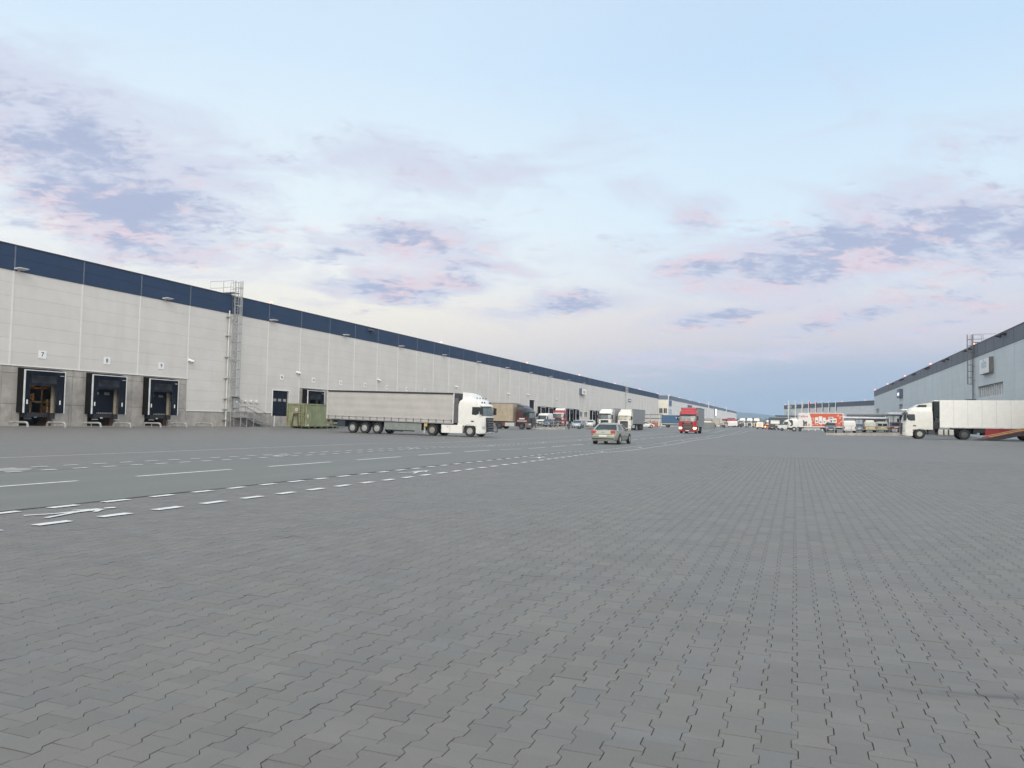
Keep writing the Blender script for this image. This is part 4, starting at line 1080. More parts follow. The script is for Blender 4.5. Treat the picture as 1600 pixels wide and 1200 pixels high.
def fpanel(L, z0, z1, f0, f1, off, thick=.02, nz=4, nf=9, topf=None):
    pts = []
    for i in range(nz + 1):
        z = z0 + (z1 - z0) * i / nz; row = []
        for k in range(nf + 1):
            f = f0 + (f1 - f0) * k / nf
            w = lev(L, z)[2]
            row.append((frontx(L, z, f) + off, w * f * (1 + .004 * abs(f)), z + off * .25))
        pts.append(row)
    m = MB(); m.grid(pts, 0, (thick, 0, thick * .25)); return m
def spanel(L, poly, side, off=.012, thick=.02):
    m = MB(); a = [(x, side * (lev(L, z)[2] * (1 if x < -.35 else .985) + off), z) for x, z in poly]; b = [(x, y - side * thick, z) for x, y, z in a]
    n = len(a); m.add(a + b, [tuple(range(n)), tuple(reversed(range(n, 2 * n)))] + [(i, (i + 1) % n, n + (i + 1) % n, n + i) for i in range(n)]); return m
def scaled(L, hs, z0=.95, xs=1., ws=1.):
    return [(z0 + (z - z0) * hs, xf * xs, xb * xs, w * ws) for z, xf, xb, w in L]

def lorry_cab(root, pm, L=CAB, detail=2, visor=None, lowm=None, grille=None, lit=False, wscr=None, deflector=None, roofm=None, skirt=None, front_axle=-1.35, bumperm=None, mirrorm=None, stripe=None):
    top = L[-1][0]; zz = [l[0] for l in L]
    m = MB(); m.loft([cab_ring(L, z) for z in zz]); cab = m.build('cab', pm, root, smooth=38)
    k = (top - .95) / 2.45                                         # height scale
    zs = lambda z: .95 + (z - .95) * k
    fpanel(L, zs(1.80), zs(2.60), -.93, .93, .012).build('windscreen', wscr or wglass, cab, smooth=50)
    for s in (-1, 1):
        spanel(L, [(-.34, zs(2.02)), (-.42, zs(2.56)), (-1.12, zs(2.56)), (-1.14, zs(1.90)), (-.75, zs(1.86))], s).build('side_window', glass, cab)
    if stripe: fpanel(L, zs(1.42), zs(1.60), -.93, .93, .014, nz=1).build('stripe', stripe, cab, smooth=50)
    g = fpanel(L, .78, zs(1.66), -.62, .62, .015); go = None
    # bumper
    bl = [(.26, -.02, -.6, 1.2), (.34, .05, -.75, 1.25), (.7, .06, -.75, 1.25), (.94, .03, -.72, 1.25)]
    b = MB(); b.loft([cab_ring(bl, z) for z in (.26, .34, .7, .94)]); bo = b.build('bumper', bumperm or lowm or pm, root, smooth=38)
    gl = [(z, xf, xb, w) for z, xf, xb, w in ((.42, .06, -1, 1.25), (.8, .06, -1, 1.25), (1.3, .04, -1, 1.25), (1.75, .01, -1, 1.25))]
    go = fpanel(gl, .45, zs(1.66), -.60, .60, .02).build('grille', grille or black, cab, smooth=50)
    if detail >= 1:
        m = MB()
        for i in range(4 if detail < 2 else 5):
            z = .62 + i * .21
            x = frontx(gl, z, 0) + .022
            m.box(x, x + .035, -.66, .66, z, z + .035)
        m.build('grille_slat', steel, go)
        m = MB(); m.box(frontx(bl, .5, 0) + .03, frontx(bl, .5, 0) + .045, -.26, .26, .36, .47); m.build('number_plate', plate_m, bo)
    hm = emit('headlamp_glow', (1, .80, .42), 9) if lit else lampglass
    for s in (-1, 1):
        fpanel(bl, .68, .90, s * .66, s * .97, .02, nz=2, nf=4).build('headlight', hm, bo, smooth=50)
    if visor:
        m = MB(); pts = [[(frontx(L, zs(2.66), f) + .06 + .14 * u, lev(L, zs(2.66))[2] * f, zs(2.80) - .13 * u - .02 * f * f) for f in np.linspace(-.95, .95, 9)] for u in (0, 1)]
        m.grid(pts, 0, (0.01, 0, .05)); m.build('sun_visor', visor, cab, smooth=50)
    for s in (-1, 1):
        m = MB(); y = s * 1.43
        m.box(-.30, -.06, y - .11, y + .11, zs(1.92), zs(2.52))
        mo = m.build('mirror', mirrorm or black, cab, bevel=.04)
        m = MB(); m.tube([(-.3, s * 1.2, zs(2.50)), (-.2, y, zs(2.48))], .03, 5); m.tube([(-.3, s * 1.2, zs(1.95)), (-.2, y, zs(1.97))], .03, 5); m.build('mirror_arm', black, mo)
        if detail >= 2:
            m = spanel(L, [(-.95, 1.28), (-.95, 1.38), (-1.2, 1.38), (-1.2, 1.28)], s, .02); m.build('door_handle', black, cab)
            spanel(L, [(-.36, 1.0), (-.36, zs(1.84)), (-.74, zs(1.82)), (-1.2, zs(1.86)), (-1.28, 1.6), (-1.28, 1.15), (-1.1, 1.0)], s, .006).build('door', pm, cab)
        # wheel arch over the front wheel
        m = MB(); N = 10
        pts = [[(front_axle + .66 * math.cos(a), s * (1.02 + .24 * u), .52 + .62 * math.sin(a)) for a in np.linspace(-.15, PI + .1, N)] for u in (0, 1)]
        m.grid(pts, 0, (0, 0, .03)); m.build('mudguard', skirt or lowm or pm, root, smooth=50)
        m = MB(); m.box(front_axle + .62, -.45, s * .9 if s > 0 else -1.24, 1.24 if s > 0 else -.9, .3, 1.0); m.build('step_panel', lowm or pm, root, bevel=.02)
    if deflector:
        m = MB(); h = deflector
        m.loft([[(-1.15, y * .8, top - .12), (-1.35, y * .86, top + h * .45), (L[-1][2] - .15, y * .92, top + h), (L[-1][2] - .15, y * .98, top - .25)] for y in np.linspace(-1.12, 1.12, 7)]); m.build('roof_deflector', roofm or pm, cab, smooth=45)
    return cab
def chassis(root, x0, x1, m=None, z0=.72, z1=1.0):
    b = MB()
    for s in (-1, 1): b.box(x1, x0, s * .42 - .06, s * .42 + .06, z0, z1)
    x = x0 - .3
    while x > x1: b.box(x - .06, x + .06, -.36, .36, z0 + .03, z1 - .03); x -= 1.2
    return b.build('chassis', m or chassis_m, root)
def fenders(root, xs, m=None, r=.6):
    for x in xs:
        for s in (-1, 1):
            b = MB(); b.grid([[(x + r * math.cos(a), s * (.72 + .53 * u), .55 + r * math.sin(a)) for a in np.linspace(.1, PI - .1, 9)] for u in (0, 1)], 0, (0, 0, .03)); b.build('mudguard', m or black, root, smooth=50)
def box_body(root, x0, x1, z0, z1, m, name='cargo_box', w=1.27, bevel=.03, wavy=False, topdrop=0.):
    b = MB()
    if wavy:
        N, K = 44, 24
        rr = random.Random(5)
        for s in (-1, 1):
            pts = []
            for k in range(K + 1):
                v = k / K; row = []
                for i in range(N + 1):
                    u = i / N; zt = z1 - topdrop * (1 - u) if False else z1
                    yy = w + .007 * math.sin(v * 2 * PI * 4.0) * (1 if 0 < k < K else 0) + .018 * math.sin(u * 2 * PI * 4.2 + 2 * v) * math.sin(PI * v) + rr.uniform(-.003, .003)
                    row.append((x1 + (x0 - x1) * u, s * yy, z0 + (zt - z0) * v))
                pts.append(row)
            b.grid(pts, 0, (0, s * .03, 0))
        b.box(x1 + .03, x0 - .02, -w + .06, w - .06, z1 - .05, z1 - .01); b.box(x0 - .05, x0, -w + .02, w - .02, z0, z1); b.box(x1, x1 + .04, -w + .02, w - .02, z0, z1)
        return b.build(name, m, root, smooth=60)
    b.box(x1, x0, -w, w, z0, z1); return b.build(name, m, root, bevel=bevel)
curtain_m = mat('grey_curtain', (.43, .415, .40), .6, var=.05, scale=1.2, dirt=.2, dirtcol=(.33, .32, .305), spec=.25)
curtain_dark = mat('dark_grey_curtain', (.24, .255, .265), .6, var=.06, dirt=.15)
reefer_m = mat('reefer_white', (.82, .815, .775), .42, var=.03, dirt=.10, dirtcol=(.55, .53, .48))

# white lorry with the grey curtain trailer -------------------------------------
def hero_lorry():
    t = place('articulated_lorry', 'white lorry with a grey curtain trailer leaving the numbered docks', 'lorry', -24.72, 61.65, -2.4, 16)
    CW = [(.95, .0, -2.50, 1.22), (1.3, .02, -2.52, 1.25), (1.75, .0, -2.52, 1.25), (2.2, -.08, -2.5, 1.25), (2.62, -.20, -2.46, 1.24), (2.85, -.28, -2.42, 1.23), (3.05, -.38, -2.36, 1.21), (3.2, -.62, -2.12, 1.17), (3.32, -1.1, -2.05, 1.08), (3.40, -1.5, -1.98, 1.0)]
    cab = lorry_cab(t, white, CW, 2, white, None, black, wscr=glassgreen, deflector=.42, front_axle=-1.32)
    for s in (-1, 1):
        m = MB(); m.grid([[(-2.45 - .4 * u, s * (1.24 - .02 * u), z) for u in (0, 1)] for z in (1.15, 3.3)], 0, (0, s * .03, 0)); m.build('side_deflector', mat('deflector_grey', (.10, .10, .11), .5), cab)
        m = MB(); m.box(-4.0, -2.02, s * 1.02 if s > 0 else -1.25, 1.25 if s > 0 else -1.02, .28, .98); m.box(-4.06, -4.02, s * 1.0 if s > 0 else -1.24, 1.24 if s > 0 else -1.0, .3, .98)
        m.build('side_skirt', white, t, bevel=.025)
        m = MB(); m.box(-3.2, -3.18, s * 1.251 - .004, s * 1.251 + .004, .3, .96); m.box(-3.5, -3.35, s * 1.255 - .008, s * 1.255 + .008, .8, .84); m.build('skirt_seam', mat('seam_grey', (.25, .25, .25), .6), t)
        wheel(t, -1.32, s * 1.08, .5, .3, rim_silver, .56, 8); wheel(t, -4.95, s * 1.02, .5, .5, mat('rim_bronze', (.36, .34, .30), .4, .5), .56, 8)
        for x in (-10.6, -11.92, -13.22): wheel(t, x, s * 1.04, .49, .38, rim_silver, .6, 8)
    m = MB()
    for y in (-.85, -.5, .5, .85): m.lathe([(.001, 0), (.07, 0), (.07, .06), (.001, .06)], (frontx(CW, 2.95, y / 1.2) + .0, y, 2.95), 'x', 8)
    m.build('roof_lamp', black, cab)
    m = MB()
    for y in (-.9, -.3, .3, .9): m.lathe([(.001, 0), (.05, 0), (.05, .1), (.001, .1)], (-.85, y, 3.28), 'z', 8)
    m.build('roof_horn', black, cab)
    m = MB(); m.tube([(.1, -1.05, .38), (.28, -1.0, .45), (.30, -1.0, 1.3)], .035, 6); m.tube([(.1, 1.05, .38), (.28, 1.0, .45), (.30, 1.0, 1.3)], .035, 6); m.tube([(.29, -1.0, .5), (.32, 0, .5), (.29, 1.0, .5)], .035, 6); m.tube([(.29, -1.0, .9), (.32, 0, .9), (.29, 1.0, .9)], .03, 6)
    m.build('bull_bar', mat('bull_bar_dark', (.06, .07, .10), .3, .6), t, smooth=50)
    chassis(t, -1.0, -5.9); fenders(t, (-4.95,), black, .6)
    # trailer: tilted a little nose-down
    tr = MB(); tr.box(-16.0, -2.95, -1.22, 1.22, 1.02, 1.10); tr.box(-16.0, -4.2, -.55, -.40, .78, 1.02); tr.box(-16.0, -4.2, .40, .55, .78, 1.02)
    tr = tr.build('trailer', chassis_m, t)
    tr.rotation_euler = (0, .012, 0); tr.location = (0, 0, .0); tr.location.z = -.035
    box_body(tr, -2.95, -16.0, 1.10, 3.66, curtain_m, 'curtain', 1.27, wavy=True)
    m = MB()
    for s in (-1, 1):
        m.box(-16.02, -2.93, s * 1.29 - .02, s * 1.29 + .02, 3.60, 3.74)
    m.box(-16.02, -2.93, -1.27, 1.27, 3.68, 3.74); m.build('roof_rail', mat('black_rail', (.02, .02, .022), .5), tr)
    m = MB()
    for s in (-1, 1): m.box(-16.02, -2.93, s * 1.295 - .025, s * 1.295 + .025, 1.06, 1.16); m.box(-16.02, -2.93, s * 1.30 - .012, s * 1.30 + .012, 1.36, 1.40)
    m.build('side_rail', alu, tr)
    m = MB()
    for i in range(18):
        x = -15.85 + i * .75
        for s in (-1, 1): m.box(x, x + .05, s * 1.31 - .012, s * 1.31 + .012, 1.1, 1.42)
    m.build('strap', darksteel, tr)
    m = MB()
    for x in (-16.03, -2.93):
        for s in (-1, 1): m.box(x - .05, x + .05, s * 1.28 - .045, s * 1.28 + .045, 1.1, 3.7)
    m.build('corner_post', palesteel, tr)
    m = MB(); m.box(-2.94, -2.90, -1.25, 1.25, 1.1, 3.7); m.build('bulkhead', mat('bulkhead_grey', (.07, .07, .07), .7), tr)
    for s in (-1, 1):
        m = MB(); m.box(-9.85, -6.05, s * 1.2 - .02, s * 1.2 + .02, .34, 1.0); m.build('side_guard', mat('guard_grey', (.24, .26, .25), .45, .2), tr)
        m = MB(); m.box(-9.0, -8.0, s * 1.0 - .2, s * 1.0 + .1, .2, .42); m.build('spare_tyre', rubber, tr, bevel=.05)
    m = MB(); m.box(-14.9, -14.05, -1.2, 1.2, .42, 1.0); m.build('pallet_box', mat('box_blueblack', (.035, .045, .065), .6), tr)
    for s in (-1, 1):
        m = MB(); m.box(-5.95, -5.8, s * .85 - .07, s * .85 + .07, .25, 1.02); m.box(-6.0, -5.75, s * .85 - .12, s * .85 + .12, .2, .26); m.build('landing_leg', palesteel, tr)
    m = MB(); m.box(-5.75, -5.45, -1.28, -1.2, .75, 1.02); m.build('yellow_tag', mat('tag_yellow', (.5, .40, .12), .5), tr)
    m = MB(); m.box(-16.0, -15.9, -1.2, 1.2, .45, .6); m.box(-15.95, -15.85, -.6, -.5, .5, 1.02); m.box(-15.95, -15.85, .5, .6, .5, 1.02); m.build('rear_guard', steel, tr)
    m = MB(); m.box(-16.06, -16.0, -1.2, -.8, .82, .98); m.box(-16.06, -16.0, .8, 1.2, .82, .98); m.build('tail_light', redlamp, tr)
    fenders(t, (-10.6, -11.92, -13.22), black, .58)
hero_lorry()

def reefer_lorry():
    t = place('articulated_lorry', 'white refrigerated lorry backed up to the right warehouse behind a loading ramp', 'lorry', 10.3, 88.45, 180, 14.7)
    CV = [(.95, .0, -2.74, 1.22), (1.3, .02, -2.74, 1.25), (1.75, -.02, -2.74, 1.25), (2.2, -.14, -2.74, 1.25), (2.62, -.30, -2.72, 1.24), (2.85, -.42, -2.70, 1.22), (3.05, -.62, -2.66, 1.17), (3.2, -.95, -2.62, 1.1), (3.28, -1.3, -2.56, 1.0)]
    cream_w = mat('cream_white_paint', (.74, .73, .67), .35, var=.04, coat=.3, dirt=.12, dirtcol=(.45, .42, .36))
    cab = lorry_cab(t, cream_w, CV, 2, mat('tinted_visor', (.09, .12, .13), .25), None, black, deflector=.42, front_axle=-1.54, wscr=mat('pale_windscreen', (.28, .31, .31), .1, var=.3))
    m = MB(); m.prism([(-1.3, 3.26), (-1.5, 3.44), (-2.2, 3.44), (-2.2, 3.28)], -1.16, 1.16, 'y'); m.build('roof_recess', black, cab, bevel=.03)
    m = MB(); m.box(-.5, .02, -.7, .7, 2.86, 3.02); m.build('roof_light_box', cream_w, cab, bevel=.04)
    for s in (-1, 1):
        wheel(t, -1.54, s * 1.08, .51, .32, mat('rim_cream', (.38, .38, .35), .5), .5, 8); wheel(t, -5.5, s * 1.02, .51, .5, rim_dark, .56, 8)
        m = MB(); m.box(-4.6, -3.2, s * .95 - .28, s * .95 + .28, .42, .98); tk = m.build('fuel_tank', mat('tank_alu', (.5, .49, .45), .4, .4), t, bevel=.06)
        m = MB(); m.box(-3.75, -3.63, s * 1.24 - .02, s * 1.24 + .02, .40, 1.0); m.box(-4.17, -4.05, s * 1.24 - .02, s * 1.24 + .02, .40, 1.0); m.build('tank_strap', black, tk)
    m = MB(); m.box(-2.9, -2.35, -1.1, 1.1, .45, 1.0); m.build('battery_box', chassis_m, t)
    m = MB(); m.box(-3.3, -2.78, -1.1, 1.1, 1.0, 1.8); m.box(-3.1, -2.85, -1.0, .6, 1.8, 2.18); m.build('coupling_lines', black, t, bevel=.08)
    m = MB(); m.tube([(-2.65, -.7, 1.0), (-2.65, -.7, 2.3)], .12, 8); m.tube([(-2.55, -.2, 1.0), (-2.55, -.2, 2.0)], .05, 6); m.build('exhaust_stack', palesteel, t, smooth=50)
    chassis(t, -1.0, -6.4); fenders(t, (-5.5,), black, .64)
    tr = MB(); tr.box(-14.6, -3.35, -1.24, 1.24, 1.12, 1.22); tr.box(-14.6, -4.5, -.5, -.38, .82, 1.12); tr.box(-14.6, -4.5, .38, .5, .82, 1.12); tr = tr.build('trailer', chassis_m, t)
    b = box_body(tr, -3.35, -14.6, 1.22, 3.92, reefer_m, 'cargo_box', 1.29, .025)
    m = MB()
    for i in range(1, 9):
        x = -3.35 - i * 1.23
        for s in (-1, 1): m.box(x - .012, x + .012, s * 1.292 - .003, s * 1.292 + .003, 1.27, 3.86)
    m.build('panel_seam', mat('seam_pale', (.52, .52, .47), .5), b)
    m = MB(); m.box(-14.62, -3.33, -1.31, 1.31, 1.14, 1.25); m.build('bottom_rail', mat('rail_pale', (.62, .62, .58), .45), tr)
    m = MB(); m.box(-3.36, -2.84, -1.1, 1.1, 2.20, 3.80); fr = m.build('fridge_unit', mat('fridge_dark', (.022, .03, .032), .5, spec=.25), tr, bevel=.08)
    m = MB(); m.box(-3.34, -2.86, -1.05, 1.05, 3.802, 3.92); m.build('fridge_hood', trim_w, fr, bevel=.04)
    m = MB(); m.box(-6.6, -6.3, -1.15, 1.15, .55, 1.1); m.box(-7.3, -6.6, -1.2, 1.2, .7, 1.12); m.build('landing_leg', black, tr)
    red = mat('red_skirt', (.30, .025, .035), .45, dirt=.15)
    m = MB(); m.box(-14.5, -7.3, -1.27, -1.22, .45, 1.13); m.box(-14.5, -7.3, 1.22, 1.27, .45, 1.13); m.build('red_side_skirt', red, tr)
    for x in (-11.0, -12.3, -13.6):
        for s in (-1, 1): wheel(t, x, s * 1.02, .49, .36, rim_silver, .58, 8)
    for k in range(2):
        m = MB(); m.box(.05, .08, -1.18 + k * 1.9, -.7 + k * 1.9, .30 + .0, .36); m.build('bumper_slot', black, t)
reefer_lorry()

def yard_ramp():
    x0, y0 = 16.1, 83.4
    t = thing('loading_ramp', 'black mobile loading ramp with yellow edges rising beside the refrigerated lorry', 'ramp', (x0, y0, Z(x0, y0)))
    m = MB(); m.prism([(0, .02), (1.2, .30), (10.2, 2.6), (10.2, 2.2), (1.6, .02)], 0, 2.3, 'y'); m.build('deck', mat('ramp_black', (.03, .03, .034), .6, dirt=.3), t)
    yel = mat('ramp_yellow', (.46, .33, .14), .55)
    for y in (-.05, 2.3):
        m = MB(); m.prism([(1.0, .32), (10.2, 2.66), (10.2, 2.74), (1.0, .40)], y, y + .05, 'y'); m.build('edge_beam', yel, t)
    for y in (-.04, 2.29):
        m = MB(); m.prism([(.9, .24), (10.2, 2.50), (10.2, 2.58), (.9, .32)], y, y + .05, 'y'); m.build('edge_stripe', mat('ramp_red', (.30, .03, .035), .5), t)
    for y in (.25, 2.05):
        m = MB(); m.box(4.9, 5.1, y - .1, y + .1, -.05, 1.3); m.box(6.0, 6.2, y - .1, y + .1, -.05, 1.5); m.build('leg', black, t)
yard_ramp()

# red lorry with lights on -----------------------------------------------------
def red_lorry():
    t = place('box_lorry', 'red lorry with lit headlights driving towards the camera with a grey box body', 'lorry', -14.75, 114.5, -90, 10.5)
    red = mat('red_paint', (.42, .028, .035), .3, coat=.4, dirt=.12)
    L = scaled(CAB, 1.02)
    cab = lorry_cab(t, red, L, 1, mat('dark_red_visor', (.03, .02, .025), .3), None, mat('grille_redblack', (.05, .01, .012), .5), lit=True, wscr=mat('silver_windscreen', (.25, .26, .25), .12, var=.3), deflector=.40, front_axle=-1.4)
    m = MB()
    for y in (-.8, -.48, -.16, .16, .48, .8): m.box(-.30, -.24, y - .07, y + .07, 2.74, 2.80)
    m.build('marker_light', trim_w, cab)
    m = MB(); m.box(.03, .05, -.45, .45, 1.5, 1.62); m.build('badge', mat('badge_pink', (.45, .16, .16), .4), cab)
    chassis(t, -1.0, -10.4)
    for s in (-1, 1):
        wheel(t, -1.4, s * 1.05, .5, .3, rim_dark, .56, 6); wheel(t, -6.6, s * 1.0, .5, .46, rim_dark, .56, 6)
        m = MB(); m.box(-4.2, -2.7, s * 1.0 - .2, s * 1.0 + .2, .4, .95); m.build('side_tank', palesteel, t, bevel=.05)
    fenders(t, (-6.6,))
    box_body(t, -2.45, -10.4, 1.15, 3.74, mat('slate_curtain', (.235, .255, .265), .55, var=.05), 'cargo_box', 1.27)
    m = MB(); m.box(-10.45, -2.4, -1.29, 1.29, 3.742, 3.84); m.build('roof_rail', trim_g, t)
    m = MB(); m.box(-10.42, -2.42, -1.29, 1.29, 1.02, 1.14); m.build('bottom_rail', steel, t)
red_lorry()

def plain_lorry(label, x, y, deg, pm, boxm, L=CAB, total=16.5, visor=None, boxh=3.9, trailer=True, deflector=.4, low=None, detail=1, wscr=None, roofm=None, name='articulated_lorry', group=None, boxname='cargo_box', z0=1.15, stripe=None, grille=None, boxgap=.6, bumperm=None):
    t = place(name, label, 'lorry', x, y, deg, total, group)
    lorry_cab(t, pm, L, detail, visor, low, grille, wscr=wscr, deflector=deflector, front_axle=-1.4, roofm=roofm, stripe=stripe, bumperm=bumperm)
    if boxm is None:
        chassis(t, -1.0, -total)
    else:
        chassis(t, -1.0, -6.2 if trailer else -total)
        if trailer:
            m = MB(); m.box(-total, -4.4, -.5, -.36, .8, z0); m.box(-total, -4.4, .36, .5, .8, z0); m.box(-total, -2.3 - boxgap, -1.2, 1.2, z0 - .08, z0); m.build('trailer_frame', chassis_m, t)
        box_body(t, -2.3 - boxgap, -total, z0, boxh - .06, boxm, boxname, 1.27)
        m = MB(); m.box(-total - .03, -2.27 - boxgap, -1.29, 1.29, boxh - .055, boxh + .03); m.build('roof_rail', trim_g, t)
    ax = [-1.4, -5.2] + ([-total + 2.3, -total + 3.6, -total + 4.9] if trailer and boxm else [])
    for i, a in enumerate(ax):
        for s in (-1, 1): wheel(t, a, s * (1.06 if i == 0 else 1.0), .5, .3 if i == 0 else .46, rim_dark, .56, 6)
    fenders(t, ax[1:])
    for s in (-1, 1):
        m = MB(); m.box(-4.2, -2.6, s * 1.0 - .22, s * 1.0 + .22, .4, .95); m.build('side_tank', palesteel, t, bevel=.05)
    return t
creamy = mat('creamy_white_paint', (.75, .72, .64), .35, var=.04, coat=.3, dirt=.1, dirtcol=(.4, .37, .32))
plain_lorry('white lorry with a black sun visor, left of the one with a grey box', -33.9, 143, -91, white, curtain_m, scaled(CAB, 1.1), 16.0, black, 3.95, deflector=.25)
plain_lorry('white lorry with a dark grey box trailer parked right of the black visored lorry', -30.0, 142.2, -90, creamy, curtain_dark, scaled(CAB, 1.04), 14.5, creamy, 3.95, deflector=.42, wscr=mat('bright_windscreen', (.40, .38, .32), .15, var=.35))
# red and black lorry with the beige trailer
dark_red = mat('dark_red_paint', (.13, .025, .03), .35, coat=.3, dirt=.25)
charcoal = mat('charcoal_paint', (.05, .052, .058), .35, coat=.3, dirt=.2)
tb = plain_lorry('dark red and charcoal lorry with a dirty beige trailer', -36.6, 108.8, -8, charcoal, mat('beige_tarpaulin', (.42, .355, .26), .7, var=.10, dirt=.35, dirtcol=(.22, .16, .11)), scaled(CAB, .98), 15.5, charcoal, 3.85, deflector=.35, low=mat('grey_brown', (.15, .13, .12), .6), detail=2, wscr=glassgreen, stripe=dark_red)
L3 = scaled(CAB, .98)
for s in (-1, 1):
    spanel(L3, [(-.36, 1.05), (-.36, 1.8), (-2.2, 1.8), (-2.2, 1.05)], s, .022).build('red_side_panel', dark_red, tb)
    spanel(L3, [(-1.3, 1.85), (-1.3, 2.75), (-2.2, 2.75), (-2.2, 1.85)], s, .022).build('maroon_sleeper_panel', mat('maroon_panel', (.075, .03, .033), .4), tb)
    spanel(L3, [(-.5, 1.15), (-.5, 1.35), (-2.1, 1.38), (-2.1, 1.15)], s, .03).build('pale_stripe', mat('pale_stripe', (.40, .36, .33), .5), tb)
    m = MB(); m.box(-5.9, -2.6, s * 1.15 - .05, s * 1.15 + .05, .45, 1.0); m.build('side_skirt', mat('brown_red_skirt', (.14, .06, .05), .6, dirt=.3), tb)
m = MB(); m.box(-1.75, -.85, -1.31, -1.30, 1.50, 1.68); m.build('door_marking', plate_m, tb)

# red and white lorry cab behind the van
plain_lorry('red lorry cab with a high white roof parked behind the white van', -47.6, 158, -88, mat('red_cab_paint', (.33, .04, .05), .35, coat=.3), None, CAB, 8.5, white, deflector=.45, roofm=white, stripe=trim_w, name='lorry_tractor')

# box lorry with the orange advertising panel -------------------------------------
def ad_lorry():
    t = place('box_lorry', 'white box lorry with a large orange red advertising panel and pet picture', 'lorry', -1.45, 167.6, 180, 10.6)
    CL = [(.75, .0, -1.9, 1.1), (1.1, .02, -1.9, 1.14), (1.5, -.05, -1.9, 1.14), (2.2, -.25, -1.9, 1.12), (2.5, -.38, -1.88, 1.08), (2.62, -.7, -1.85, 1.0)]
    m = MB(); m.loft([cab_ring(CL, l[0]) for l in CL]); cab = m.build('cab', white, t, smooth=38)
    fpanel(CL, 1.5, 2.25, -.9, .9, .012).build('windscreen', glass, cab, smooth=50)
    for s in (-1, 1):
        spanel(CL, [(-.25, 1.1), (-.36, 2.3), (-.95, 2.35), (-1.1, 1.9), (-1.1, 1.3), (-.8, 1.05)], s).build('side_window', glass, cab)
        m = MB(); m.box(-.45, -.2, s * 1.3 - .08, s * 1.3 + .08, 1.5, 2.1); m.build('mirror', trim_w, cab, bevel=.03)
        fpanel(CL, .85, 1.0, s * .6, s * .95, .015, nz=1, nf=3).build('headlight', lampglass, cab)
    m = MB(); m.box(-.9, .05, -1.1, 1.1, .35, .78); m.build('bumper', black, t, bevel=.04)
    chassis(t, -.8, -10.5, z0=.6, z1=.9)
    for s in (-1, 1):
        wheel(t, -1.3, s * 1.0, .48, .28, rim_white, .5, 6); wheel(t, -7.4, s * .95, .48, .45, rim_white, .5, 6)
        m = MB(); m.box(-6.2, -3.2, s * 1.12 - .03, s * 1.12 + .03, .40, .56); m.box(-6.2, -3.2, s * 1.12 - .03, s * 1.12 + .03, .64, .80); m.build('side_guard', palesteel, t)
    b = box_body(t, -2.15, -10.55, 1.0, 3.72, mat('box_white', (.76, .75, .73), .45, var=.03), 'cargo_box', 1.25)
    m = MB(); m.box(-10.58, -2.12, -1.28, 1.28, .9, 1.02); m.box(-10.58, -2.12, -1.28, 1.28, 3.70, 3.78); m.build('box_rail', trim_w, t)
    y = -1.256                     # which local side faces the camera: heading 180 => local +y
    y = 1.254; e = .004
    og = mat('orange_red_panel', (.60, .115, .055), .45, var=.06)
    def P(name, poly, k, mt):
        m = MB(); m.prism(poly, y + e * k, y + e * (k + 1), 'y'); return m.build(name, mt, b)
    edge = [(-4.35 - .28 * math.sin(a * .9 + .9) , 1.08 + a * 2.56 / PI) for a in np.linspace(0, PI, 9)]
    P('orange_panel', edge + [(-10.4, 3.64), (-10.4, 1.08)], 0, og)
    wht = mat('print_white', (.78, .76, .72), .45, var=.03)
    P('swoosh', [(x + .06, z) for x, z in edge] + [(x - .05, z) for x, z in reversed(edge)], 1.2, wht)
    for i, (x0, x1, z0, z1) in enumerate([(-5.9, -5.25, 1.75, 2.9), (-6.65, -5.95, 1.55, 3.1), (-7.3, -6.7, 1.6, 2.85), (-8.0, -7.3, 1.5, 2.4), (-8.7, -7.75, 2.35, 3.0), (-9.3, -8.5, 1.85, 2.7), (-8.6, -8.0, 1.7, 2.2)]):
        P('product_pack', [(x0, z0), (x1, z0), (x1 - .04, z1), (x0 + .04, z1)], 1 + .3 * i, wht)
        P('pack_picture', [(x0 + .15, z0 + .25), (x1 - .15, z0 + .25), (x1 - .2, z0 + .55), (x0 + .2, z0 + .55)], 4 + .1 * i, mat('pack_print_%d' % (i % 3), [(.14, .10, .09), (.20, .27, .40), (.25, .24, .2)][i % 3], .5))
    # heart and pulse lines
    def line(pts, w=.07):
        m = MB()
        for (a, c), (d, f) in zip(pts[:-1], pts[1:]):
            v = Vector((d - a, f - c)).normalized(); nx, nz = -v.y * w / 2, v.x * w / 2
            m.prism([(a + nx, c + nz), (d + nx, f + nz), (d - nx, f - nz), (a - nx, c - nz)], y + e * 2, y + e * 3, 'y')
        m.build('line_drawing', wht, b)
    line([(-4.5, 2.65), (-4.62, 2.78), (-4.8, 2.7), (-4.95, 2.8), (-5.08, 2.65), (-5.0, 2.35), (-4.78, 2.12), (-4.6, 2.1)])
    line([(-9.3, 3.2), (-9.5, 3.2), (-9.62, 3.45), (-9.78, 2.9), (-9.92, 2.62), (-10.05, 3.2), (-10.2, 3.05), (-10.38, 3.1)])
    line([(-9.6, 1.6), (-9.9, 1.9), (-10.1, 2.2), (-10.2, 2.05), (-10.38, 2.1)])
    for i, (x, z) in enumerate([(-4.75, 1.35), (-5.2, 1.5), (-5.55, 1.35), (-6.3, 1.32)]): P('print_square', [(x, z), (x - .22, z), (x - .22, z + .13), (x, z + .13)], 2, wht)
    furd = mat('print_fur_dark', (.12, .085, .07), .6, var=.35, scale=9); furl = mat('print_fur_light', (.42, .34, .25), .6, var=.3, scale=9)
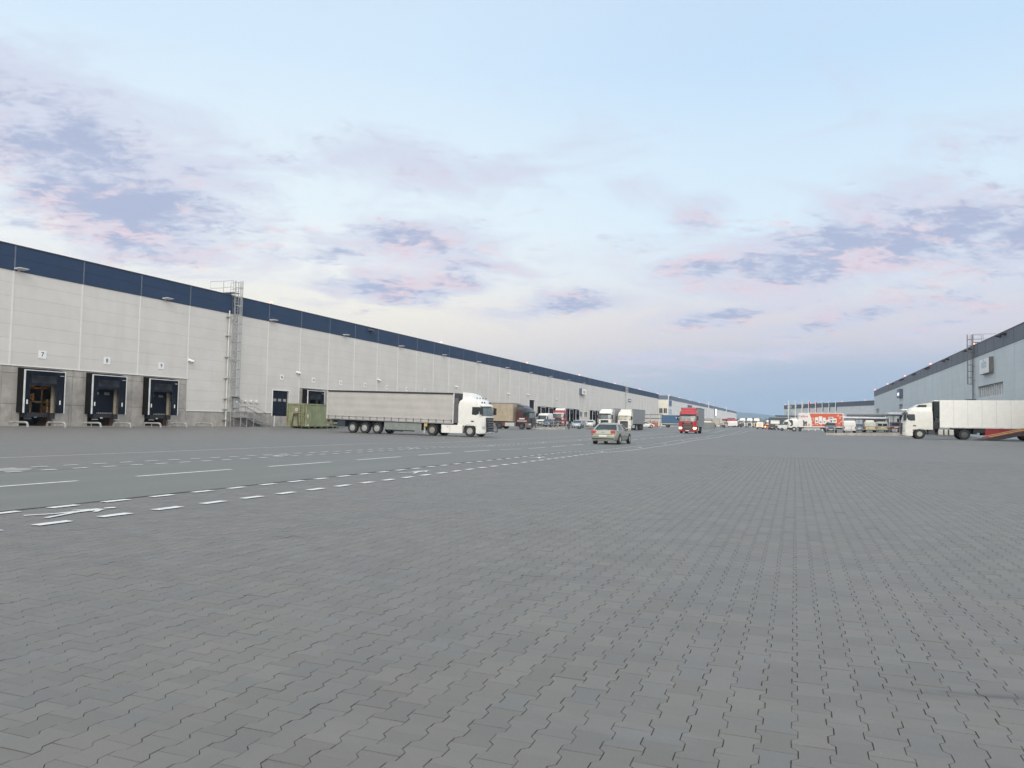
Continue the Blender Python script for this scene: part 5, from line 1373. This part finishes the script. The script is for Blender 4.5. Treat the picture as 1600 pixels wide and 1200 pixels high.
    P('dog_picture', [(-2.95, 1.1), (-3.05, 1.6), (-2.98, 1.95), (-3.0, 2.3), (-3.12, 2.32), (-3.3, 2.05), (-3.5, 2.02), (-3.75, 2.1), (-3.8, 1.9), (-3.72, 1.6), (-3.78, 1.1)], 3, furd)
    P('dog_chest', [(-3.25, 1.1), (-3.35, 1.5), (-3.55, 1.55), (-3.7, 1.1)], 4, furl)
    P('cat_picture', [(-3.85, 1.1), (-3.9, 1.5), (-4.02, 1.68), (-4.15, 1.58), (-4.3, 1.66), (-4.38, 1.45), (-4.36, 1.1)], 4.5, mat('print_cat', (.55, .44, .32), .6, var=.3, scale=9))
    obj('lettering', text_mesh('Calibra', .62, mat('print_red', (.48, .07, .07), .5), bold=.012), b, (-3.05, y + .006, 3.08), (R(90), 0, R(180)))
    m = MB(); m.prism([(-2.6, 2.66), (-3.7, 2.66), (-3.7, 2.69), (-2.6, 2.69)], y, y + e, 'y'); m.build('underline', mat('print_pink', (.6, .4, .38), .5), b)
ad_lorry()

# ---------------------------------------------------------------- cars and vans
def car(label, x, y, deg, pm, kind='sedan', dims=(4.6, 1.8, 1.45), detail=1, lit=False, cat='car', name='parked_car', group=None, rim=None, cut=None):
    Lg, W, H = dims; t = place(name, label, cat, x, y, deg, Lg, group); w = W / 2
    # body: (x from front, top z at centre line, half width, lower z)
    sec = {'sedan': [(0, .52, .72), (.06, .66, .86), (.5, .76, .96), (1.25, .88, 1.), (1.6, .92, 1.), (2.6, .94, 1.), (3.5, .97, .99), (4.1, .98, .96), (4.5, .93, .90), (4.6, .62, .82)],
           'hatch': [(0, .52, .74), (.08, .72, .88), (.5, .85, .97), (1.0, .96, 1.), (1.4, .99, 1.), (2.6, 1.0, 1.), (3.6, 1.02, .99), (4.3, 1.0, .94), (4.55, .9, .9), (4.6, .6, .84)],
           'suv': [(0, .62, .8), (.06, .95, .92), (.4, 1.08, .98), (1.2, 1.14, 1.), (2.6, 1.16, 1.), (3.6, 1.16, 1.), (4.4, 1.14, .97), (4.56, 1.05, .95), (4.6, .6, .9)]}[kind]
    gh = {'sedan': (1.28, 4.05, 2.05, 3.35), 'hatch': (1.0, 4.45, 1.9, 3.9), 'suv': (1.25, 4.5, 1.9, 4.2)}[kind]
    k = Lg / 4.6; hk = H / {'sedan': 1.45, 'hatch': 1.5, 'suv': 1.72}[kind]
    rings = []
    for xx, zt, wf in sec:
        zb = .20 if 0 < xx < 4.6 else .32
        zt *= hk; ww = w * wf
        rings.append([(-xx * k, -ww * .86, zb), (-xx * k, -ww * .97, zb + .14), (-xx * k, -ww, zb + (zt - zb) * .55), (-xx * k, -ww * .96, zt - .07), (-xx * k, -ww * .86, zt - .015), (-xx * k, 0, zt + .015),
                      (-xx * k, ww * .86, zt - .015), (-xx * k, ww * .96, zt - .07), (-xx * k, ww, zb + (zt - zb) * .55), (-xx * k, ww * .97, zb + .14), (-xx * k, ww * .86, zb)])
    m = MB(); m.loft(rings); body = m.build('body', pm, t, smooth=42)
    zb = {'sedan': .90, 'hatch': .97, 'suv': 1.12}[kind] * hk - .03
    a, b, c, d = [-v * k for v in gh]
    def gring(z, xa, xb, hw): return [(xa, -hw * .80, z), (xa - .12, -hw, z), ((xa + xb) / 2, -hw * 1.02, z), (xb + .1, -hw, z), (xb, -hw * .8, z), (xb, hw * .8, z), (xb + .1, hw, z), ((xa + xb) / 2, hw * 1.02, z), (xa - .12, hw, z), (xa, hw * .8, z)]
    zr = H - .10
    m = MB(); m.loft([gring(zb, a, b, w * .90), gring(zb + (zr - zb) * .5, (a + c) / 2 - .02, (b + d) / 2 + .0, w * .82), gring(zr, c, d, w * .655)]); win = m.build('window', glass, t, smooth=30)
    m = MB(); m.loft([gring(zr - .03, c + .06, d - .07, w * .675), gring(H - .045, c - .08, d + .07, w * .63), gring(H - .01, c - .30, d + .28, w * .50), gring(H, c - .55, d + .5, w * .34)]); m.build('roof', pm, t, smooth=50)
    m = MB()
    for s in (-1, 1):
        for (x0, x1, r_) in ((a - .02, c + .02, .045), (b + .06, d - .03, .06)):
            m.tube([(x0 - .10 if x0 == a - .02 else x0 + .02, s * w * .91, zb), (((x0 + x1) / 2), s * w * .825, zb + (zr - zb) * .52), (x1 - .03 if r_ < .05 else x1 + .03, s * w * .67, zr)], r_, 5)
        mid = (c + d) / 2 + .1
        m.tube([(mid, s * w * .925, zb), (mid, s * w * .835, zb + (zr - zb) * .5), (mid, s * w * .665, zr)], .035, 5)
    m.build('pillar', pm, t, smooth=50)
    wr = .33 if kind != 'suv' else .37
    for xx in (.82 * k, (.82 + 2.68) * k):
        for s in (-1, 1):
            m = MB(); m.lathe([(.01, -.01), (wr + .055, -.01), (wr + .055, .014), (.01, .014)], (-xx, s * w * .985, wr), 'y', 20); m.build('wheel_arch', black, t)
            wheel(t, -xx, s * (w - .09), wr, .21, rim or rim_silver, .66, 5)
    def end(x, z0, z1, y0, y1, name, mt, depth=.05, par=body):
        m = MB(); m.box(min(x, x + depth), max(x, x + depth), y0, y1, z0, z1); m.build(name, mt, par, bevel=.012)
    zl = {'sedan': .60, 'hatch': .66, 'suv': .85}[kind] * hk
    hm = emit('headlamp_glow', (1, .93, .62), 40) if lit == 'front' else lampglass
    tm = emit('tail_glow', (.62, .06, .03), .42) if lit == 'rear' else redlamp
    for s in (-1, 1):
        y0, y1 = sorted((s * w * .48, s * w * .86))
        end(-.10, zl - .07, zl + .08, y0, y1, 'headlight', hm, .09)
        if kind == 'sedan':
            end(-Lg - .015, .74 * hk, .92 * hk, *sorted((s * w * .58, s * w * .90)), 'tail_light', tm, .14)
        else:
            end(-Lg - .02, zl, zl + .32, *sorted((s * w * .66, s * w * .88)), 'tail_light', tm, .2)
        m = MB(); m.box(a + .1 - .25, a + .1, s * (w + .1) - .09, s * (w + .1) + .09, zb + .02, zb + .18); m.build('mirror', pm, t, bevel=.03)
    end(-.02, .42, .52, -.26, .26, 'number_plate', plate_m, .03); end(-Lg - .03, .50 if kind == 'sedan' else .62, .61 if kind == 'sedan' else .74, -.27, .27, 'number_plate', plate_m, .04)
    end(-.03, .28, .42, -w * .6, w * .6, 'grille', black, .02); end(-Lg - .012, .34, .40, -w * .8, w * .8, 'bumper_strip', black, .05)
    if detail >= 2:
        for s in (-1, 1):
            m = MB()
            m.box(-Lg * .78, -Lg * .22, s * w * 1.0 - .012, s * w * 1.0 + .012, .50, .535)
            m.build('rubbing_strip', darksteel, body)
            for xx in (.36, .58):
                m = MB(); m.box(-Lg * xx - .16, -Lg * xx, s * w * .985 - .02, s * w * .985 + .02, .78, .81); m.build('door_handle', pm, body)
        end(-Lg - .02, .66, .672, -w * .86, w * .86, 'boot_seam', black, .03)
        end(-Lg - .028, .80, .84, -.06, .06, 'badge', rim_silver, .03)
        m = MB(); m.tube([(-Lg + .02, .45, .24), (-Lg - .04, .45, .23)], .035, 8); m.build('exhaust', darksteel, t)
    return t
car('champagne saloon car with lit tail lights driving away on the asphalt road', -11.85, 54.9, 88.0, mat('champagne_paint', (.36, .365, .315), .28, .35, var=.05, coat=.5), 'sedan', (4.65, 1.82, 1.44), 2, 'rear', name='driving_car')
car('dark blue grey hatchback parked behind the concrete kerb at left', -44.0, 138, -88, mat('blue_grey_paint', (.055, .075, .105), .25, .3, var=.05, coat=.5), 'hatch', (4.2, 1.78, 1.5))
car('silver blue hatchback parked alone in the middle of the left lot', -38.2, 138.4, -84, mat('silver_blue_paint', (.40, .45, .50), .25, .4, var=.05, coat=.5), 'hatch', (4.2, 1.78, 1.5))
car('white hatchback parked beside the far docks behind the silver blue one', -42.6, 165.5, -84, white, 'hatch', (4.0, 1.75, 1.5))
car('white car peeping out behind the grey box trailer', -29.4, 171, 25, white, 'hatch', (4.2, 1.78, 1.45))
car('dark off road car parked behind the right railing, next to the orange box lorry', 5.75, 141.5, -91, mat('dark_green_grey', (.06, .068, .072), .3, .2, coat=.4), 'suv', (4.5, 1.85, 1.7))
car('blue grey car parked between the white van and the yellow vans', 10.6, 151.5, 90, mat('steel_blue_paint', (.14, .19, .23), .3, .3, coat=.4), 'hatch', (4.2, 1.75, 1.5))
car('dark car waiting left of the white van in the centre distance', -6.1, 229, 92, mat('near_black_paint', (.03, .035, .035), .3, .2, coat=.4), 'suv', (4.4, 1.85, 1.6))
car('dark car between the white van and the red lorry far down the yard', -25.2, 341, 180, mat('near_black_paint', (.03, .035, .035), .3, .2, coat=.4), 'hatch', (4.2, 1.8, 1.45))
car('small white car right of the dark car far down the yard', -23.6, 338, -90, white, 'hatch', (4.0, 1.75, 1.5))

def van(label, x, y, deg, pm, dims=(5.6, 2.0, 2.6), low=None, name='parked_van', rearm=None, roofload=None, lit=None, group=None, windows=False):
    Lg, W, H = dims; t = place(name, label, 'van', x, y, deg, Lg, group)
    s = H / 2.6; w = W / 2
    L = [(.42, .0, -Lg, w * .97), (.75, .04, -Lg, w), (1.05 * s, -.10, -Lg, w), (1.25 * s, -.62, -Lg, w), (1.7 * s, -.95, -Lg, w * .99), (2.2 * s, -1.35, -Lg, w * .96), (2.45 * s, -1.7, -Lg + .03, w * .92), (H, -2.2, -Lg + .08, w * .8)]
    m = MB(); m.loft([cab_ring(L, l[0]) for l in L]); body = m.build('body', pm, t, smooth=40)
    fpanel(L, 1.30 * s, 2.12 * s, -.92, .92, .014).build('windscreen', glass, body, smooth=50)
    for sd in (-1, 1):
        spanel(L, [(-1.1, 1.35 * s), (-1.5, 2.05 * s), (-2.15, 2.05 * s), (-2.15, 1.32 * s)], sd).build('side_window', glass, body)
        fpanel(L, .8, .98, sd * .62, sd * .93, .02, nz=1, nf=3).build('headlight', lampglass, body)
        m = MB(); m.box(-1.15, -.95, sd * (w + .15) - .1, sd * (w + .15) + .1, 1.35 * s, 1.65 * s); m.build('mirror', black, body, bevel=.03)
        m = MB(); yy = sorted((sd * w * .80, sd * w * .96)); m.box(-Lg - .03, -Lg + .02, *yy, .9 * s, 1.35 * s); m.build('tail_light', redlamp if not lit else emit('tail_glow', (1, .22, .08), 2.2), body)
        if windows:
            m = MB(); yy = sorted((sd * .06, sd * w * .82)); m.box(-Lg - .015, -Lg + .01, *yy, 1.45 * s, 2.1 * s); m.build('rear_window', glass, body)
    fpanel(L, .72, .92, -.5, .5, .015, nz=1).build('grille', black, body)
    m = MB(); m.box(-.5, .1, -w * .98, w * .98, .32, .62); m.build('bumper', low or black, t, bevel=.05)
    m = MB(); m.box(-Lg - .08, -Lg + .1, -w * .97, w * .97, .40, .62); m.build('rear_bumper', low or black, t, bevel=.04)
    m = MB(); m.box(-Lg - .05, -Lg + .0, -.27, .27, .74, .86); m.box(.06, .12, -.26, .26, .48, .58); m.build('number_plate', plate_m, t)
    for xx in (-.95, -Lg + 1.0):
        for sd in (-1, 1): wheel(t, xx, sd * (w - .12), .35, .22, rim_dark, .58, 5)
    if rearm:
        m = MB(); m.box(-Lg - .02, -Lg + .02, -w * .9, w * .9, .9, 1.45 * s); m.build('rear_panel', rearm, body)
    if roofload:
        m = MB(); m.box(-Lg * .75, -Lg * .35, -w * .7, w * .7, H + .005, H + .25); m.build('roof_load', roofload, t, bevel=.03)
    return t
van('white panel van parked in front of the far docks behind the beige trailer', -48.5, 148.5, -90, white, (5.6, 2.0, 2.6))
van('white van with closed rear doors parked behind the right railing', 8.55, 143.8, 90, white, (4.8, 1.9, 2.0), white, windows=False)
yel = mat('yellow_green_paint', (.42, .40, .10), .4, var=.1)
van('first yellow green utility van with a white roof box, behind the right railing', 12.3, 151.2, 90, mat('pale_van_paint', (.55, .55, .48), .4), (4.6, 1.8, 1.85), yel, rearm=yel, roofload=trim_w)
van('second yellow green utility van, left of the red pickup', 14.5, 154.5, 90, mat('pale_grey_paint', (.42, .43, .40), .4), (4.6, 1.8, 1.85), yel, rearm=yel, windows=True)
van('white van with a sloping bonnet standing in front of the dark box trailer', -3.55, 175.5, 180, white, (5.6, 2.0, 2.5))
van('small white van left of the group far down the yard', -30.6, 335, -92, white, (4.8, 1.9, 2.2))
van('long white van beside the red container far down the yard', -28.6, 338, 180, white, (5.9, 2.0, 2.5))
def pickup():
    t = place('pickup_truck', 'dark red pickup with a covered bed parked left of the refrigerated lorry cab', 'pickup', 17.0, 157.5, 90, 5.0)
    red = mat('pickup_red', (.22, .035, .035), .4, coat=.3, dirt=.2)
    m = MB(); m.box(-5.0, -.2, -.9, .9, .55, 1.05); m.prism([(0, .55), (0, .95), (-1.2, 1.12), (-1.2, .55)], -.88, .88, 'y'); m.build('body', red, t, bevel=.06)
    m = MB(); m.loft([[(x0, -ww, z), (x1, -ww, z), (x1, ww, z), (x0, ww, z)] for z, x0, x1, ww in ((1.05, -1.1, -3.0, .86), (1.72, -1.7, -2.95, .74))]); m.build('window', glass, t, bevel=.03)
    m = MB(); m.box(-2.98, -1.65, -.74, .74, 1.72, 1.79); m.build('roof', red, t, bevel=.03)
    m = MB(); m.box(-4.98, -3.02, -.86, .86, 1.06, 1.75); cov = m.build('bed_cover', mat('bed_cover_dark', (.10, .10, .105), .7), t, bevel=.08)
    m = MB(); m.box(-5.03, -4.98, -.7, .7, 1.2, 1.6); m.build('rear_window', glass, cov)
    m = MB(); m.box(-5.06, -5.0, -.3, .3, .8, .92); m.build('number_plate', plate_m, t)
    for s in (-1, 1):
        m = MB(); m.box(-5.04, -4.98, s * .82 - .07, s * .82 + .07, .75, 1.02); m.build('tail_light', redlamp, t)
        for x in (-.9, -4.1): wheel(t, x, s * .8, .37, .24, rim_dark, .58, 5)
pickup()
# rescue van with orange lights and a red partner
def rescue():
    t = van('white van with glowing orange hazard lights driving down the yard centre', -10.9, 276, 88, white, (5.2, 2.0, 2.4), name='driving_van', lit=True)
    m = MB(); 
    for s in (-1, 1): m.box(-5.3, -5.2, s * .9 - .12, s * .9 + .12, .7, 1.9)
    m.build('hazard_light', emit('orange_glow', (1, .33, .12), 3.0), t)
    t = car('red orange estate car with glowing lights right of the white hazard van', -9.0, 282, -94, mat('orange_red_paint', (.5, .10, .03), .35, coat=.3), 'suv', (4.6, 1.85, 1.7), 1, name='driving_car')
    m = MB()
    for s in (-1, 1): m.box(.0, .08, s * .65 - .16, s * .65 + .16, .7, 1.0)
    m.build('headlamp_glow', emit('amber_glow', (1, .55, .2), 5.0), t)
    m = MB(); m.box(-2.6, -2.2, -.5, .5, 1.71, 1.83); m.build('light_bar', emit('orange_glow', (1, .33, .12), 3.0), t)
rescue()

# distant row of white lorries, far vehicles
for i, (x, pm, lab) in enumerate([(-21.2, creamy, 'leftmost white lorry of the far row facing the camera'), (-18.3, white, 'white lorry second from left in the far row'), (-15.4, creamy, 'white lorry third from left in the far row, behind the hazard van'), (-13.0, mat('green_cab', (.13, .165, .12), .4), 'dull green and red lorry in the far row between two white ones'), (-11.2, white, 'rightmost white lorry of the far row')]):
    plain_lorry(lab, x, 345 + (i == 4) * 10, -90, pm, curtain_dark, scaled(CAB, 1.06 if i < 3 else .8), 15, pm if i != 3 else black, 3.95 if i < 3 else 3.3, low=dark_red if i == 3 else None, deflector=.35)
plain_lorry('white lorry half hidden at the left end of the far row', -23.6, 352, -90, white, curtain_dark, scaled(CAB, .8), 12, white, 3.2, deflector=.2)
plain_lorry('red lorry with a dark box beside the small white vans far away', -27.0, 352, -90, mat('red_cab_paint', (.33, .04, .05), .35, coat=.3), mat('brown_box', (.10, .06, .055), .6), CAB, 13, None, 3.9)
plain_lorry('red lorry next to the left end of the far white row', -24.9, 349, -90, mat('bright_red_paint', (.42, .05, .05), .35, coat=.3), mat('brown_box', (.10, .06, .055), .6), scaled(CAB, .85), 12, None, 3.4)
plain_lorry('lorry with a dark slate box trailer sideways left of the grey hut', 1.5, 254, 0, mat('slate_cab', (.07, .08, .10), .4), mat('dark_slate_box', (.075, .088, .105), .5), scaled(CAB, .8), 9.2, None, 3.75, trailer=False, deflector=0, name='box_lorry')
t = plain_lorry('small white lorry with a pale green lettered box left of the white van', -5.6, 242, -90, creamy, mat('pale_box', (.66, .68, .60), .5), scaled(CAB, .55), 6.5, None, 2.9, trailer=False, deflector=0, name='box_lorry', boxgap=.1)
def container(name, lab, x0, x1, y0, y1, h, m1, ribs=.5):
    z = min(Z(x0, y0), Z(x1, y0))
    t = thing(name, lab, 'container', ((x0 + x1) / 2, y0, z)); w = (x1 - x0) / 2; L = y1 - y0
    m = MB(); m.box(-w, w, 0, L, .12, h); m.build('body', m1, t, bevel=.03)
    m = MB(); x = -w + ribs / 2
    while x < w: m.box(x - .05, x + .05, -.06, 0, .2, h - .1); x += ribs
    y = ribs / 2
    while y < L: m.box(w, w + .06, y - .05, y + .05, .2, h - .1); m.box(-w - .06, -w, y - .05, y + .05, .2, h - .1); y += ribs
    m.build('rib', m1, t)
    m = MB(); m.box(-w + .1, w - .1, .1, L - .1, 0, .12); m.build('skid', black, t)
    return t
container('shipping_container', 'red container behind the small white vans far down the yard', -30.6, -27.6, 356, 362, 3.6, mat('container_red', (.30, .045, .05), .6, dirt=.3))
container('waste_container', 'grey steel skip standing on the asphalt just right of the red lorry', -22.6, -19.9, 206, 210, 1.8, mat('skip_grey', (.22, .235, .225), .6, dirt=.4))
m = MB(); m.box(-1.0, .75, .3, 3.4, 0, .38)
tag(m.build('white_bale', trim_w, None, bevel=.05, loc=(-21.3, 206, Z(-21, 206) + 1.8)), 'white wrapped load lying on top of the grey steel skip', 'bale')
bt = plain_lorry('long beige trailer with dark lettering behind the grey steel skip', -24.5, 309, 0, mat('beige_cab', (.4, .37, .31), .5), mat('beige_box', (.46, .42, .35), .6, dirt=.15), scaled(CAB, .7), 15.5, None, 3.4, deflector=0)
obj('lettering', text_mesh('TRANS', 1.35, mat('dark_brown_ink', (.09, .075, .06), .6), bold=.03), bt, (-7.6, -1.29, 2.5), FACE_MY)
def blue_trailer():
    t = place('drawbar_trailer', 'blue box trailer with a cream bottom rail parked left of the red lorry', 'trailer', -28.9, 224.5, 0, 7.5)
    box_body(t, 0, -7.3, 1.15, 3.55, mat('trailer_blue', (.05, .12, .22), .5, dirt=.12), 'cargo_box', 1.25)
    m = MB(); m.box(-7.35, .05, -1.28, 1.28, .92, 1.14); m.build('bottom_rail', mat('cream_rail', (.55, .52, .44), .5), t)
    m = MB(); m.box(-3.2, -1.4, -1.27, -1.255, 2.75, 2.95); m.build('lettering_stripe', trim_w, t)
    chassis(t, 0, -7.2, z0=.6, z1=.92)
    for x in (-1.2, -5.6):
        for s in (-1, 1): wheel(t, x, s * 1.0, .45, .3, rim_dark, .56, 6)
blue_trailer()

# orange netting, pipe rack behind the white lorry
t = thing('barrier_netting', 'orange mesh barrier standing behind the white car at the far lot', 'barrier', (-33.3, 181, Z(-33, 181)))
om = mat('orange_net', (.42, .10, .05), .7)
for i in range(5):
    m = MB(); m.tube([(i * .85 - .3, .1 * (i % 2), -.1), (i * .85 - .3, .1 * (i % 2), 1.6)], .05, 6); m.build('post', om, t)
m = MB()
for k in range(6): m.box(-.3, 3.1, .0, .03, .15 + k * .24, .27 + k * .24)
for k in range(12): m.box(-.3 + k * .3, -.22 + k * .3, -.02, 0.05, .1, 1.5)
m.build('net', om, t)
t = thing('steel_rack', 'grey steel frame rack behind the orange barrier at the far lot', 'rack', (-37.2, 196, Z(-37, 196)))
for x in (0, 2.6, 5.2):
    m = MB(); m.box(x - .1, x + .1, -.1, .1, -.2, 3.6); m.build('post', steel, t)
m = MB(); m.box(-.6, 5.8, -.06, .06, 2.2, 2.4); m.box(-.6, 5.8, -.06, .06, 3.2, 3.36); m.build('beam', darksteel, t)

# ---------------------------------------------------------------- green roll-off container
def green_container():
    x0, x1, y0, y1 = -49.75, -47.35, 67.2, 73.6
    z = Z(-48, 68)
    t = thing('waste_container', 'rusty pale green roll off container with hook frame and ladder beside the navy gate', 'container', ((x0 + x1) / 2, y0, z))
    g, tt, b = principled('weathered_green')
    oc = tt.node('ShaderNodeTexCoord').outputs['Object']
    n = tt.noise(oc, 1.4, 6, .65); sx, sy_, sz = tt.sep(oc)
    c = tt.mix(tt.sstep(n, .3, .7), (.19, .218, .125), (.265, .298, .185))
    rust = tt.noise(tt.vmath('MULTIPLY', oc, (3.0, 3.0, .9)), 1.6, 7, .7)
    endm = tt.sstep(sy_, .3, -.05)
    c = tt.mix(tt.math('MULTIPLY', tt.math('MULTIPLY', tt.sstep(rust, .5, .62), endm), .8), c, (.20, .085, .04))
    c = tt.mix(tt.math('MULTIPLY', tt.math('MULTIPLY', tt.sstep(tt.noise(oc, 2.2, 6, .7), .55, .68), endm), .6), c, (.30, .32, .13))
    c = tt.mix(tt.math('MULTIPLY', tt.sstep(rust, .62, .75), .35), c, (.14, .11, .07))
    tt.put(b.inputs['Base Color'], c); b.inputs['Roughness'].default_value = .65
    w = (x1 - x0) / 2; L = y1 - y0; h = 2.58
    m = MB(); m.box(-w, w, .05, L, .22, h - .1); m.build('body', g, t)
    m = MB()
    for y in np.arange(.62, L, .62): m.box(w, w + .07, y - .05, y + .05, .3, h - .2); m.box(-w - .07, -w, y - .05, y + .05, .3, h - .2)
    m.build('rib', g, t)
    m = MB()
    for s in (-1, 1): m.box(s * w - .06, s * w + .06, 0, L, h - .12, h)
    m.box(-w, w, -.02, .12, h - .14, h + .02); m.box(-w, w, L - .1, L, h - .12, h); m.box(-w - .05, -w + .1, -.03, .1, .2, h); m.box(w - .1, w + .05, -.03, .1, .2, h); m.build('top_rim', g, t, bevel=.01)
    rusty = mat('rusty_dark', (.09, .06, .045), .8, var=.4)
    m = MB(); m.tube([(-.65, -.02, .1), (-.32, -.1, 1.45), (-.25, -.12, 1.52)], .05, 6); m.tube([(.25, -.02, .1), (.15, -.1, 1.45), (.08, -.12, 1.52)], .05, 6); m.tube([(-.3, -.12, 1.5), (-.08, -.2, 1.4), (.13, -.12, 1.5)], .05, 6); m.box(-.35, .2, -.1, .06, 1.5, 1.58)
    m.build('hook_frame', rusty, t)
    m = MB()
    for x in (.42, .92): m.box(x - .03, x + .03, -.1, .06, .25, h - .1)
    for k in range(7): m.box(.42, .92, -.09, -.04, .4 + k * .3, .45 + k * .3)
    m.build('ladder', g, t)
    m = MB(); m.lathe([(.01, 0), (.17, 0), (.17, -.02), (.01, -.02)], (-.08, .045, 1.95), 'y', 16); s_ = m.build('round_sticker', mat('sticker_white', (.6, .55, .5), .5), t)
    m = MB(); m.box(-.18, .02, .018, .024, 1.92, 1.98); m.build('sticker_mark', redink, s_)
    m = MB(); m.box(w + .002, w + .012, .12, .3, 1.1, 1.5); m.box(w + .002, w + .012, .12, .42, .28, .4); m.build('paper_label', trim_w, t)
    m = MB()
    for s in (-1, 1): m.box(s * .55 - .08, s * .55 + .08, .1, L, .02, .22)
    m.build('skid_beam', rusty, t)
    m = MB()
    for y in np.arange(.6, L, 1.1): m.prism([(w - .02, .28), (w - .02, .06), (w - .35, .06)], y, y + .06, 'y')
    m.build('gusset', g, t)
green_container()

# ---------------------------------------------------------------- kerbs with railings, plants, trees
def kerb_rail(name, lab, p0, p1, hb, npost, sink=.6, rails=(.55, 1.05), slabs=9):
    (xa, ya), (xb, yb) = p0, p1
    L = math.hypot(xb - xa, yb - ya); a = math.atan2(yb - ya, xb - xa)
    t = thing(name, lab, 'barrier', (xa, ya, 0), a)
    def zz(s): return Z(xa + (xb - xa) * s / L, ya + (yb - ya) * s / L - .3)
    for k in range(slabs):
        s0, s1 = L * k / slabs + .015, L * (k + 1) / slabs - .015
        m = MB(); v = []
        z0, z1 = zz(s0), zz(s1); top = hb + .12 * k / slabs
        m.loft([[(s0, -.15, z0 - sink), (s0, .15, z0 - sink), (s0, .12, z0 + top), (s0, -.12, z0 + top)], [(s1, -.15, z1 - sink), (s1, .15, z1 - sink), (s1, .12, z1 + top), (s1, -.12, z1 + top)]])
        m.build('kerb_block', KC, t, bevel=.015)
    m = MB(); pm = MB()
    pts = {r: [] for r in rails}
    for i in range(npost):
        s = .1 + (L - .2) * i / (npost - 1); z = zz(s) + hb
        pm.tube([(s, .0, z - .1), (s, 0, z + rails[-1] + .05)], .035, 6)
        for r in rails: pts[r].append((s, 0, z + r))
    pm.build('post', steel, t)
    for r in rails:
        m = MB(); m.tube(pts[r], .03, 6); m.build('rail', steel, t)
KC = concrete_material('kerb_concrete', (.42, .395, .345))
kerb_rail('kerb_railing', 'low concrete kerb with a steel railing before the parked cars on the right', (4.3, 124.0), (17.0, 123.0), .34, 12)
kerb_rail('kerb_railing', 'low concrete kerb with thin railing beside the beige trailer lorry on the left', (-38.6, 113.6), (-34.9, 119.4), .26, 7, slabs=5)
leafm = [mat('weed_green', (.07, .085, .035), .8, var=.3, scale=6), mat('weed_straw', (.17, .145, .095), .85, var=.3, scale=6)]
def weed(lab, x, y, h, w, mi, seed):
    rr = random.Random(seed); m = MB()
    for k in range(70):
        a = rr.uniform(0, 2 * PI); r0 = rr.uniform(0, w * .3); r1 = r0 + rr.uniform(.1, .6) * w; hh = h * rr.uniform(.35, 1)
        p0 = Vector((r0 * math.cos(a), r0 * math.sin(a), -.05)); p1 = Vector((r1 * math.cos(a), r1 * math.sin(a), hh)); s = Vector((-math.sin(a), math.cos(a), 0)) * rr.uniform(.012, .03)
        m.add([p0 - s, p0 + s, p1 + s * .3, p1 - s * .3], [(0, 1, 2, 3)])
    tag(m.build('weed', leafm[mi], None, loc=(x, y, Z(x, y)), recalc=False), lab, 'plant')
weed('tall straw coloured weed at the right end of the left kerb', -35.6, 124.5, 1.1, .5, 1, 1)
weed('low green weed between the left kerb and the silver blue car', -35.2, 129.5, .7, .9, 0, 2)
weed('flat dry grass tuft right of the low green weed', -34.0, 131.5, .3, 1.4, 1, 3)
TM = [mat('far_foliage_dark', (.016, .022, .015), .9, var=.35, scale=.8), mat('far_foliage', (.022, .028, .018), .9, var=.35, scale=.8)]
bark = mat('bark', (.08, .065, .05), .9)
def tree(lab, x, y, h, w, seed):
    rr = random.Random(seed); t = thing('tree', lab, 'tree', (x, y, Z(x, y)), 0, 'far trees at the end of the yard')
    m = MB(); m.tube([(0, 0, -.3), (.1, 0, h * .4), (.2, .1, h * .75)], [.28, .2, .06], 7)
    for k in range(5):
        a = rr.uniform(0, 6.28); m.tube([(.08, 0, h * (.3 + .08 * k)), (w * .35 * math.cos(a), w * .35 * math.sin(a), h * (.5 + .08 * k))], [.09, .03], 5)
    m.build('trunk', bark, t)
    m = MB()
    cl = [(rr.uniform(-.38, .38) * w, rr.uniform(-.38, .38) * w, h * rr.uniform(.38, .88), rr.uniform(.16, .30) * w) for _ in range(11)]
    for k in range(900):
        cx, cy, cz, r = rr.choice(cl); d = Vector((rr.gauss(0, 1), rr.gauss(0, 1), rr.gauss(0, .8))).normalized() * r * rr.uniform(.5, 1.05)
        p = Vector((cx, cy, cz)) + d; u = Vector((rr.gauss(0, 1), rr.gauss(0, 1), rr.gauss(0, 1))).normalized(); v = u.cross(d).normalized(); s = rr.uniform(.16, .34)
        m.add([p - u * s, p + v * s * .6, p + u * s, p - v * s * .6], [(0, 1, 2, 3)])
    m.build('crown', TM[seed % 2], t, recalc=False)
for i, (x, y, h, w) in enumerate([(-27.0, 560, 4.4, 5), (-22.0, 548, 4.8, 6), (-17.5, 556, 5.2, 6), (-12.0, 545, 5.0, 6.0), (-6.5, 552, 4.6, 6), (-2.0, 560, 4.4, 6)]):
    tree('dark bushy tree behind the far lorry row, %s from left' % (['first'] + ORD[1:])[i], x, y, h, w, i)

# ---------------------------------------------------------------- air: thin haze over the whole site
def make_haze():
    m = bpy.data.materials.new('thin_haze'); m.use_nodes = True
    t = NT(m.node_tree); t.n.clear()
    out = t.node('ShaderNodeOutputMaterial'); v = t.node('ShaderNodeVolumePrincipled')
    v.inputs['Color'].default_value = (.56, .76, 1.0, 1); v.inputs['Density'].default_value = 1.9e-4; v.inputs['Anisotropy'].default_value = 0.0
    t.l.new(v.outputs[0], out.inputs['Volume'])
    b = MB(); b.box(-4700, 4700, -500, 7700, -3.0, 140)
    struct(obj('haze', b.mesh('haze', m)), 'stuff')
make_haze()
